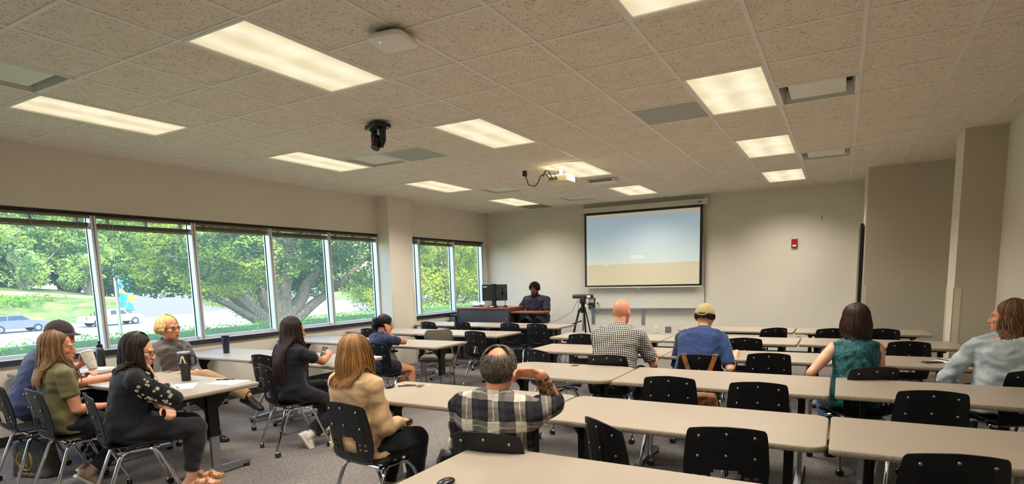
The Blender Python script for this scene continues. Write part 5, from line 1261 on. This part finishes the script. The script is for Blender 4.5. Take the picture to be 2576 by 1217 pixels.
# --- presenter
P = Person('person in a dark navy button shirt with black curly hair and beard, standing presenter seated behind the podium', -2.02, 8.46, 178, seat=.62, lean=6, curve=10, head=(4, -16, 0), skin='brown', w=1.28, male=True, hgt=1.04, belly=.03, aim=(1343, 712))
P.label = 'bearded person with black curly hair in dark navy, presenting beside the podium'
P.arm(-1, wl(P, -1.80, 8.06, .84), (-.8, -.3, -.6), hd=wd(P, -.5, -.6, -.25), hn=(0, 0, -1), curl=.7); P.arm(1, wl(P, -2.15, 8.1, .84), (.8, -.3, -.6), hd=wd(P, .5, -.5, -.3), hn=(0, 0, -1), curl=.6)
P.leg(-1, (-.14, .34, .20)); P.leg(1, (.14, .34, .20))
P.build(); so = P.shirt(M_DKBLU, .85, infl=.016, hem=.05, sl_infl=.022); P.trousers(M_DKTR); P.shoes(M_LEATH, M_RUBBER)
P.short_hair(H_BLACK, 900, L=.030, r=.005, curly=True, blobinfl=.010, front=20)
I = Matrix.Translation(P.hc) @ P.HR.to_4x4(); bd = MB(); bd.ell((0, .055, -.108), (.050, .045, .030), 16, 10, M=I)
for sx in (-1, 1): bd.tube([V3((sx*.072, .0, -.04)), V3((sx*.066, .022, -.07)), V3((sx*.048, .05, -.095)), V3((0, .078, -.11))], [.010, .016, .018, .02], 10, M=I)
bd.tube([V3((-.03, .090, -.075)), V3((-.012, .100, -.063)), V3((.012, .100, -.063)), V3((.03, .090, -.075))], .006, 8, M=I); obj('beard', remesh(bd, 'beard', H_BLACK, .006, 1), P.root)
for k in range(4): 
    c = P.sp[5-k]; ax, ay, d = P.axes(); obj('shirt_button', MB().ell(tuple(c+P.dirs[5-k].cross(V3((1, 0, 0)))*(P.prof[5-k][1]*1.14+.022+(P.belly*1.6 if k > 1 else 0))), (.006, .003, .006), 8, 6).mesh('b', M_GREYPL), so)
st = thing('stool', 'dark stool under the presenter, mostly hidden by tables', 'stool', (-2.02, 8.46, 0)); obj('seat', MB().lathe([(.16, .56), (.18, .58), (.18, .60), (.15, .615)], 20).mesh('s', M_BLKPL), st)
obj('post', MB().tube([(0, 0, .05), (0, 0, .56)], .025, 10).mesh('p', M_STEEL), st); obj('base', MB().lathe([(.22, 0), (.22, .02), (.04, .06)], 20).mesh('b', M_STEEL), st)
# ================================================================== PODIUM AND FRONT THINGS
pd = thing('podium_desk', 'cherry-topped charcoal podium desk by the far window corner', 'desk', (-2.78, 7.95, 0))
dw, dd, dh = 1.24, .74, .975
obj('top', MB().prism(rrect(dw, dd, .02), dh-.035, dh).mesh('top', M_WOOD), pd, bevel=.004)
obj('front_panel', MB().box(-dw/2+.03, -dd/2+.03, .06, dw/2-.03, -dd/2+.05, dh-.035).mesh('fp', M_CHAR, False), pd)
for s_ in (-1, 1): obj('side_panel', MB().box(s_*dw/2-(.03 if s_ > 0 else 0), -dd/2+.02, .06, s_*dw/2+(0 if s_ > 0 else .03), dd/2-.02, dh-.035).mesh('sp', M_CHAR, False), pd)
obj('back_panel', MB().box(-dw/2+.03, dd/2-.05, .06, dw/2-.03, dd/2-.03, dh-.035).mesh('bp', M_CHAR, False), pd)
obj('plinth', MB().box(-dw/2+.05, -dd/2+.06, 0, dw/2-.05, dd/2-.06, .06).mesh('pl', M_BLACK, False), pd)
obj('lock', MB().tube([(.56, -dd/2+.03, .76), (.56, -dd/2+.022, .76)], .012, 12).mesh('lk', M_STEEL), pd)
obj('side_shelf', MB().prism(rrect(.66, .46, .03), .86, .888).mesh('ss', M_WOOD), pd, (dw/2+.33, -.05, 0), bevel=.004)
obj('shelf_bracket', MB().add([(dw/2, -.1, .86), (dw/2+.35, -.1, .86), (dw/2, -.1, .58), (dw/2, -.07, .86), (dw/2+.35, -.07, .86), (dw/2, -.07, .58)], [(0,1,2),(3,5,4),(0,3,4,1),(1,4,5,2),(2,5,3,0)]).mesh('sb', M_BLACK, False), pd)
obj('hanging_cable', MB().tube([(dw/2-.02, -dd/2, dh), (dw/2+.05, -dd/2-.03, .9), (dw/2+.08, -dd/2-.02, .75), (dw/2+.07, -dd/2, .4)], .006, 6).mesh('hc', M_BLKPL), pd)
zt = dh
mn = thing('monitor', 'black desktop monitor seen from behind on the podium', 'monitor', (-2.62, 7.86, zt), math.radians(8))
obj('screen', MB().box(-.275, -.02, .13, .275, .015, .46).mesh('sc', M_BLKPL, False), mn, bevel=.006); obj('back_bulge', MB().prism(rrect(.36, .22, .04), 0, .025).mesh('bb', M_BLKPL), mn, (0, -.018, .29), (PI/2, 0, 0))
obj('stand', MB().box(-.045, -.055, 0, .045, -.03, .47).box(-.03, -.06, .02, .03, -.02, .3).mesh('st', M_BLACK, False), mn, bevel=.004); obj('base', MB().prism(rrect(.26, .2, .03), 0, .014).mesh('ba', M_BLKPL), mn, bevel=.003)
obj('label_plate', MB().box(-.255, -.022, .405, -.16, -.020, .425).mesh('lb', M_PAPER, False), mn)
wc = thing('desk_telephone', 'small black desk gadget with white buttons in front of the monitor', 'phone', (-2.56, 7.68, zt)); obj('body', MB().prism(rrect(.16, .12, .02), 0, .045).mesh('b', M_BLKPL), wc, bevel=.005); obj('keypad', MB().box(-.05, -.062, .012, .05, -.058, .034).mesh('k', M_APW, False), wc)
mc = thing('gooseneck_microphone', 'black gooseneck microphone standing right of the monitor', 'microphone', (-2.34, 7.8, zt)); obj('base', MB().lathe([(.05, 0), (.05, .02), (.02, .04)], 18).mesh('b', M_BLKPL), mc)
obj('neck', MB().tube([(0, 0, .03), (0, 0, .12), (-.03, 0, .2), (-.09, 0, .27)], .006, 8).mesh('n', M_BLKPL), mc); obj('microphone_head', MB().ell((-.1, 0, .28), (.014, .014, .022), 10, 8).mesh('h', M_BLKPL), mc)
cpu = thing('computer_tower', 'black computer case on the floor left of the podium', 'computer', (-3.52, 7.85, 0)); obj('case', MB().box(-.10, -.22, 0, .08, .22, .82).mesh('c', M_BLKPL, False), cpu, bevel=.006); obj('front_panel', MB().box(-.07, -.226, .55, .05, -.22, .78).mesh('f', M_GREYPL, False), cpu)
obj_ = thing('white_bag', 'crumpled white plastic sheet lying on the podium left of the monitor', 'plastic bag', (-3.15, 8.0, zt)); b = MB(); b.ell((0, 0, .04), (.17, .10, .05), 14, 8); b.ell((.1, .03, .06), (.08, .07, .05), 10, 8); b.ell((-.08, 0, .05), (.07, .08, .06), 10, 8)
obj('sheet', remesh(b, 'bag', mat('bag_plastic', srgb(206, 222, 236), .3), .008, 2, .5, (.03, 14, 3)), obj_)
# tripod with camera
tp = thing('tripod', 'black camera tripod with pan handle between the table blocks', 'tripod', (-.36, 7.12, 0), math.radians(0))
for k in range(3):
    a = math.radians(100+120*k); c, s_ = math.cos(a), math.sin(a)
    lg = obj('leg', MB().tube([(c*.05, s_*.05, 1.0), (c*.18, s_*.18, .55)], [.014, .013], 8).tube([(c*.075+.012*s_, s_*.075-.012*c, .98), (c*.2+.012*s_, s_*.2-.012*c, .5)], .008, 8).mesh('leg', M_BLACK), tp)
    obj('lower_leg', MB().tube([(c*.18, s_*.18, .56), (c*.36, s_*.36, .02)], [.010, .009], 8).mesh('l2', M_STEEL), lg); obj('rubber_foot', MB().ell((c*.36, s_*.36, .018), (.018, .018, .018), 10, 6).mesh('rf', M_RUBBER), lg)
obj('collar', MB().tube([(0, 0, .92), (0, 0, 1.02)], [.045, .05], 14).mesh('col', M_BLACK), tp); obj('centre_column', MB().tube([(0, 0, .6), (0, 0, 1.1)], .014, 10).mesh('cc', M_STEEL), tp)
obj('fluid_head', MB().tube([(0, 0, 1.02), (0, 0, 1.10)], [.03, .04], 14).tube([(-.05, 0, 1.11), (.05, 0, 1.11)], .028, 12).box(-.05, -.03, 1.13, .05, .03, 1.165).mesh('fh', M_BLACK), tp)
obj('pan_handle', MB().tube([(.04, -.02, 1.11), (.16, -.06, 1.04), (.33, -.12, .93)], [.008, .009, .012], 8).mesh('ph', M_BLACK), tp)
obj('spreader', MB().tube([(-.02, -.02, .78), (-.12, -.12, .74), (-.24, -.24, .69)], .012, 8).mesh('sp', M_BLACK), tp)
vc = thing('video_camera', 'long black video bar camera mounted on the tripod', 'camera', (-.36, 7.12, 1.166), math.radians(-6)); obj('body', MB().tube([(-.20, 0, .04), (-.19, 0, .04), (.19, 0, .04), (.20, 0, .04)], [.02, .036, .036, .025], 14).mesh('b', M_BLKPL), vc); obj('base', MB().box(-.04, -.03, 0, .04, .03, .02).mesh('bs', M_BLKPL, False), vc)
obj('label', MB().box(.10, -.038, .02, .165, -.034, .062).mesh('l', M_PAPER, False), vc)
dv = thing('battery_pack', 'black box with white lettered sticker hanging below the video camera', 'battery box', (-.205, 7.16, .99)); obj('case', MB().box(-.055, -.03, 0, .055, .03, .19).mesh('c', M_BLKPL, False), dv, bevel=.004)
for q in range(3): obj('sticker', MB().box(-.045, -.033, .115+q*.024, .045, -.030, .13+q*.024).mesh('s', M_PAPER, False), dv)
obj('strap', MB().tube([(-.04, 0, .19), (-.09, -.01, .2)], .006, 6).mesh('s', M_BLACK), dv)
M_CABLE = mat('grey_cable', srgb(70, 68, 68), .5)
tag(obj('cable', MB().tube([(-.45, 7.10, 1.15), (-.50, 6.98, .95), (-.72, 6.8, .80), (-.95, 6.6, .745), (-1.2, 6.42, .742), (-1.35, 6.20, .742), (-1.3, 6.15, .70), (-1.0, 6.10, .62)], .004, 6).mesh('c', M_CABLE)), 'thin cable looping from the tripod camera down across the front table', 'cable')
tag(obj('cable', MB().tube([(-.43, 7.1, 1.15), (-.42, 7.0, .8), (-.5, 6.98, .4), (-.52, 6.95, .02), (-.2, 6.7, .01), (.3, 6.4, .01)], .004, 6).mesh('c', M_CABLE)), 'thin cable hanging straight down beside the tripod to the floor', 'cable')
# low shelf of leaning folders under the front-left tables
bc = thing('low_cabinet', 'low dark open cabinet under the tables before the podium', 'cabinet', (-2.0, 7.2, 0)); obj('back', MB().box(-1.1, .14, 0, 1.1, .16, .62).mesh('b', M_CHAR, False), bc); obj('shelf', MB().box(-1.1, -.14, .0, 1.1, .14, .02).mesh('s', M_CHAR, False), bc); obj('top', MB().box(-1.1, -.14, .6, 1.1, .14, .62).mesh('t', M_CHAR, False), bc)
for s_ in (-1.09, -.3, 1.07): obj('divider', MB().box(s_, -.14, .02, s_+.02, .14, .6).mesh('d', M_CHAR, False), bc)
rb = random.Random(8); bx = -3.04; cols = [srgb(150, 110, 80), srgb(186, 176, 160), srgb(120, 70, 60), srgb(90, 84, 80), srgb(170, 140, 104)]
for k in range(14):
    th = rb.uniform(.02, .035); h_ = rb.uniform(.28, .34)
    m_ = mat('folder_cover_%d' % (k % 5), cols[k % 5], .7); o = obj('book', MB().box(-th/2, -.11, 0, th/2, .11, h_).mesh('book', m_, False), None, (bx, 7.18, .022), (0, 0, 0)); bx += .042
    tag(o, 'upright folder in the low cabinet under the front tables', 'book', 'folders in the low cabinet')
# ================================================================== THINGS ON TABLES
zt = TB+.0005
def onT(px, py, z=TB):
    d = Rm @ Vector(((px-CX)/F_PX, 1, (CY-py)/F_PX)); t_ = (z-CAMPOS.z)/d.z; return CAMPOS+d*t_
def tumbler_A():
    p = onT(469, 957); t_ = thing('tumbler', 'big black handled tumbler with a cream letter A and a straw', 'tumbler', (p.x, p.y, zt), math.radians(30)); M_MB = mat('matte_black', srgb(26, 26, 28), .45); b = MB()
    obj('body', MB().lathe([(.036, 0), (.037, .004), (.038, .09), (.043, .115), (.050, .125), (.052, .13), (.052, .235), (.050, .24)], 28).mesh('b', M_MB), t_)
    obj('lid', MB().lathe([(.051, .238), (.053, .242), (.053, .252), (.045, .256)], 28).mesh('l', mat('clear_grey_plastic', srgb(150, 156, 160), .25), ), t_)
    obj('straw', MB().tube([(.0, .01, .25), (.004, .012, .31)], .004, 8).mesh('s', mat('clear_grey_plastic'), ), t_)
    obj('handle', MB().tube([(.05, 0, .222), (.085, 0, .225), (.098, 0, .205), (.096, 0, .15), (.082, 0, .137), (.05, 0, .142)], .009, 10, flat=1.3, up=(0, 1, 0)).mesh('h', M_MB), t_)
    M_CR = mat('cream_print', srgb(222, 208, 170), .6); R_ = .0524
    ang0 = math.atan2(CAMPOS.y-p.y, CAMPOS.x-p.x)-t_.rotation_euler.z-.30; b = MB()
    def stroke(pts, hw):      # flat strip wrapped on the cylinder: (u, z) path, half width across u
        b.loft([[(r_*math.cos(ang0+(u+s_*hw)/R_), r_*math.sin(ang0+(u+s_*hw)/R_), z) for r_, s_ in ((R_, -1), (R_, 1), (R_-.003, 1), (R_-.003, -1))] for u, z in pts])
    L_ = lambda a, c, n_=8: [(a[0]+(c[0]-a[0])*k/n_, a[1]+(c[1]-a[1])*k/n_) for k in range(n_+1)]
    stroke(L_((-.020, .160), (-.003, .222)), .0060); stroke(L_((.020, .160), (.003, .222)), .0060); stroke([(0, .175), (0, .184)], .015); stroke([(0, .217), (0, .225)], .011)
    for sx in (-1, 1): stroke([(sx*.021, .154), (sx*.021, .163)], .0115)
    obj('letter', b.mesh('letter', M_CR, False), t_)
tumbler_A()
p = onT(256, 921); bt_ = thing('water_bottle', 'black metal water bottle with loop cap by the window', 'water bottle', (p.x, p.y, zt)); M_MB = mat('matte_black')
obj('body', MB().lathe([(.036, 0), (.038, .004), (.038, .165), (.030, .185), (.027, .19)], 26).mesh('b', M_MB), bt_); obj('band', MB().lathe([(.0275, .19), (.0285, .192), (.0285, .198), (.0275, .20)], 24).mesh('bd', M_STEEL), bt_)
obj('cap', MB().lathe([(.028, .20), (.029, .205), (.028, .232), (.014, .238), (.013, .25), (.017, .255), (.014, .268)], 22).mesh('c', M_BLKPL), bt_)
p = onT(570, 888); bt_ = thing('travel_tumbler', 'tall dark blue tumbler alone on the window table', 'tumbler', (p.x, p.y, zt)); M_DB = mat('deep_blue_metal', srgb(24, 32, 58), .35)
obj('body', MB().lathe([(.032, 0), (.034, .004), (.042, .19), (.041, .195)], 24).mesh('b', M_DB), bt_); obj('lid', MB().lathe([(.043, .193), (.044, .197), (.044, .212), (.038, .216)], 24).mesh('l', M_BLKPL), bt_)
def sheet(px, py, w_, h_, rz, lab, cat='paper', m=M_PAPER, th=.0012, name='paper_sheet', n=1, z=zt):
    p = onT(px, py); g = MB()
    for q in range(n): a_ = .09*q; c_, s_ = math.cos(a_), math.sin(a_); g.add([(x*c_-y*s_+.006*q, x*s_+y*c_, z_) for z_ in (th*q, th*q+th*.9) for x, y in ((-w_/2, -h_/2), (w_/2, -h_/2), (w_/2, h_/2), (-w_/2, h_/2))], [(0,3,2,1),(4,5,6,7),(0,1,5,4),(1,2,6,5),(2,3,7,6),(3,0,4,7)])
    return tag(obj(name, g.mesh(name, m, False), None, (p.x, p.y, z), (0, 0, math.radians(rz))), lab, cat)
sheet(575, 961, .28, .216, 12, 'blank white paper under the pen at the table corner'); sheet(455, 972, .216, .28, 50, 'white papers in front of the lettered tumbler, by the elbow')
sheet(250, 928, .24, .19, 20, 'open white notebook pages beside the black bottle', 'notebook', th=.008, name='notebook'); sheet(244, 938, .23, .18, 24, 'closed brown notebook beside the white cup', 'notebook', mat('brown_cover', srgb(142, 110, 80), .7), th=.014, name='notebook')
def pen(px, py, rz, lab, z=zt, L=.14, m=M_BLKPL):
    p = onT(px, py, z); t_ = thing('pen', lab, 'pen', (p.x, p.y, z+.0045), math.radians(rz)); obj('barrel', MB().tube([(-L/2, 0, 0), (L/2-.02, 0, 0)], .0042, 8).mesh('b', m), t_); obj('tip', MB().tube([(L/2-.02, 0, 0), (L/2, 0, 0)], [.0042, .001], 8).mesh('t', M_STEEL), t_)
pen(563, 956, 20, 'black pen lying on the paper at the table corner', zt+.0012); pen(580, 955, 12, 'second black pen beside it on the corner paper, farther right', zt+.0012); pen(243, 958, 10, 'dark blue pen beside the brown notebook', m=M_DB)
# keys
p = onT(1040, 972); ks = thing('keys', 'bunch of keys with black fob on the table beside the beige jacket', 'keys', (p.x, p.y, zt), math.radians(10)); M_BRASS = mat('brass', srgb(176, 150, 96), .35, 1)
obj('fob', MB().tube([(-.075, -.01, .008), (-.045, 0, .009), (-.01, .008, .009), (.02, .012, .008)], [.010, .011, .009, .006], 8, flat=.6).mesh('f', M_BLKPL), ks); obj('lanyard', MB().tube([(-.075, -.01, .006), (-.10, -.03, .005), (-.115, -.035, .005)], [.005, .004, .007], 8).mesh('l', M_BLKPL), ks)
obj('ring', MB().tube([(.03+.014*math.cos(t_), .004+.014*math.sin(t_), .004) for t_ in np.linspace(0, 2*PI, 15)], .0015, 6).mesh('r', M_STEEL), ks)
for k in range(5):
    a_ = -.9+.42*k; c_, s_ = math.cos(a_), math.sin(a_); z0 = .002+k*.002; q0 = MB(); 
    q0.loft([[(.035+c_*r_-s_*l_, .004+s_*r_+c_*l_, z0+h2) for l_, h2 in ((-w2, 0), (w2, 0), (w2, .002), (-w2, .002))] for r_, w2 in ((.0, .004), (.004, .010), (.016, .011), (.022, .005), (.05, .004), (.054, .001))]); obj('key', q0.mesh('key', M_BRASS if k % 2 else M_STEEL, False), ks)
sheet(1078, 969, .035, .02, 20, 'tiny white tag beside the bunch of keys', 'tag', name='paper_tag')
o = obj('computer_mouse', MB().ell((0, 0, .012), (.03, .05, .016), 14, 8).mesh('m', M_BLKPL), None, tuple(onT(981, 975))[:2]+(TB+.003,)); tag(o, 'black rounded gadget at the left end of the keys table', 'mouse')
o = obj('computer_mouse', MB().ell((0, 0, .012), (.03, .05, .016), 14, 8).mesh('m', M_BLKPL), None, tuple(onT(1122, 1222))[:2]+(TB+.003,)); tag(o, 'black rounded gadget on the nearest table at the bottom edge', 'mouse')
p = onT(2345, 912); ph = thing('smartphone', 'black smartphone lying on the table left of the denim jacket', 'phone', (p.x, p.y, zt), math.radians(-62)); obj('body', MB().prism(rrect(.078, .155, .012), 0, .009).mesh('b', M_BLKPL), ph, bevel=.002); obj('display', MB().prism(rrect(.070, .146, .008), .009, .0094).mesh('d', mat('phone_glass', srgb(14, 14, 18), .1)), ph)
sheet(2400, 910, .216, .28, 55, 'white papers beside the smartphone, by the denim sleeve', n=2); pen(2375, 906, -50, 'black pen on the papers beside the smartphone', zt+.003)
sheet(935, 897, .2, .12, 0, 'white paper on the table past the golden-brown hair')
o = thing('tablet', 'dark tablet or phone held upright before the long-haired person', 'tablet', (-1.23, 2.02, zt-.001), math.radians(-20), rot=(math.radians(-20), 0, math.radians(-20))); obj('body', MB().prism(rrect(.12, .0125, .004), 0, .15).mesh('b', mat('brown_case', srgb(52, 36, 30), .5)), o); obj('display', MB().box(-.053, .006, .01, .053, .0068, .14).mesh('d', mat('phone_glass'), False), o)
# cup held by the olive person
e, w_ = PO.arms[-1][1], PO.arms[-1][2]; hd = PO.arms[-1][3].normalized(); hn = PO.arms[-1][4]; lp = w_+hd*.075+hn.normalized()*.052
Wm = Matrix.Translation((PO.x, PO.y, 0)) @ Matrix.Rotation(PO.a, 4, 'Z'); cw = Wm @ lp
cup = thing('paper_cup', 'white takeaway cup with red pattern held by the olive-shirt person', 'cup', tuple(cw+Vector((.045, .0, -.085))), 0, rot=(math.radians(0), math.radians(-28), 0))
def cup_fn(n): a_ = n.noise(n.coord(), 34, 2, .5, 1); n.col(n.ramp(a_, [(.60, srgb(226, 218, 206)), (.64, srgb(176, 60, 52))]))
obj('body', MB().lathe([(.032, 0), (.034, .004), (.046, .15), (.047, .152)], 26).mesh('b', mat('cup_paper', rough=.6, fn=cup_fn)), cup); obj('lid', MB().lathe([(.049, .15), (.050, .153), (.048, .160), (.042, .164)], 26).mesh('l', M_APW), cup); obj('straw', MB().tube([(0, 0, .16), (-.01, 0, .19)], .004, 8).mesh('s', mat('red_straw', srgb(196, 50, 60), .4)), cup)
# tote bag on the floor
p = onT(78, 1200, 0); tb_ = thing('tote_bag', 'dark grey tote bag with a yellow horseshoe print on the floor', 'bag', (p.x-.02, p.y+.06, 0), math.radians(18)); M_TOTE = cloth('tote_canvas', srgb(70, 66, 62)); b = MB()
b.loft([[(x, y*(1-.35*k/4), z) for x, y in rrect(.40-.01*k, .17, .05, 5)] for k, z in enumerate((.004, .06, .14, .22, .30))]); obj('body', remesh(b, 'tote', M_TOTE, .009, 2, .5, (.012, 9, 2)), tb_)
for s_ in (-1, 1): obj('handle', MB().tube([(-.09, s_*.03, .29), (-.085, s_*.045, .33), (-.03, s_*.06, .345), (.04, s_*.06, .34), (.09, s_*.045, .32), (.095, s_*.03, .29)], .011, 8, flat=.4).mesh('h', M_TOTE), tb_)
M_YEL = mat('yellow_print', srgb(176, 156, 52), .7); hs = MB()
pts = [(.075*math.sin(t_), -.092+.012*abs(math.cos(t_)), .155-.085*math.cos(t_)) for t_ in np.linspace(-2.5, 2.5, 22)]; hs.tube(pts, .008, 6, flat=.5); obj('horseshoe_print', hs.mesh('hs', M_YEL), tb_, (0, -.008, 0))
obj('horse_print', MB().tube([(-.02, -.094, .11), (-.005, -.094, .15), (.02, -.094, .165), (.03, -.094, .15), (.01, -.094, .13), (.025, -.094, .10)], [.004, .010, .012, .006, .006, .004], 6, flat=.5).mesh('hp', M_YEL), tb_, (0, -.006, 0))
obj('script_print', MB().tube([(-.08+.012*q, -.096, .045+.008*math.sin(q*1.9)) for q in range(14)], .003, 6).mesh('sp', M_YEL), tb_, (0, -.004, 0))
# leather bag hung on the capped person's chair
M_LB = mat('brown_leather', rough=.55, fn=speck(srgb(160, 106, 58), srgb(128, 80, 42), 30)); cx_, cy_ = cpos(2.46, 3.19)
lb = thing('leather_bag', 'tan leather bag hanging by two straps on a chair back', 'bag', (cx_, cy_, 0), math.radians(9))
for s_ in (-1, 1): obj('strap', MB().loft([[(s_*x-.02*(1 if s_ > 0 else -1)*0-.0+dx, y, z) for dx, y in ((-.021, -.012), (.021, -.012), (.021, -.004), (-.021, -.004))] for x, y, z in ((.135, 0, .835), (.12, 0, .78), (.085, 0, .68), (.06, 0, .58), (.05, 0, .5))]).loft([[(s_*.135+dx, dy, z) for dx, z in ((-.021, .832), (.021, .832), (.021, .84), (-.021, .84))] for dy in (-.012, .02)]).mesh('strap', M_LB), lb)
b = MB(); b.loft([[(x+.04, y-.07, z) for x, y in rrect(w2, d2, .04, 4)] for w2, d2, z in ((.20, .08, .24), (.27, .12, .27), (.28, .13, .38), (.25, .10, .48), (.2, .05, .51))]); obj('pouch', remesh(b, 'pouch', M_LB, .008, 2, .5, (.01, 10, 4)), lb)
# backpacks and dark bags under tables
M_BAGB = cloth('black_nylon', srgb(22, 22, 25), rough=.6)
for k, (x, y, z, w2, h2, d2, lab) in enumerate([(1.98, 3.34, .0, .34, .34, .2, 'black backpack on the floor right of the checked shirt'), (2.66, .86, .0, .46, .42, .28, 'large black bag on the floor under the centre foreground table')]):
    t_ = thing('backpack', lab, 'bag', (x, y, z), math.radians(15*k)); b = MB(); b.loft([[(px_, py_, zz) for px_, py_ in rrect(w2*f, d2*f, .06, 4)] for f, zz in ((.9, .004), (1, .05), (1, h2*.6), (.85, h2*.9), (.5, h2))]); obj('body', remesh(b, 'bp', M_BAGB, .01, 2, .5, (.02, 8, 3+k)), t_)
    obj('pocket', remesh(MB().loft([[(px_, py_-d2*.5, zz) for px_, py_ in rrect(w2*.7, .08, .03, 4)] for zz in (.04, .08, h2*.4, h2*.5)]), 'pk', M_BAGB, .01, 2, .5), t_); obj('handle', MB().tube([(-.05, 0, h2-.01), (-.04, 0, h2+.03), (.04, 0, h2+.03), (.05, 0, h2-.01)], .009, 8).mesh('h', M_BAGB), t_); obj('reflective_strip', MB().box(-.09, -d2*.5-.05, h2*.42, -.01, -d2*.5-.045, h2*.45).mesh('rs', M_APW, False), t_)
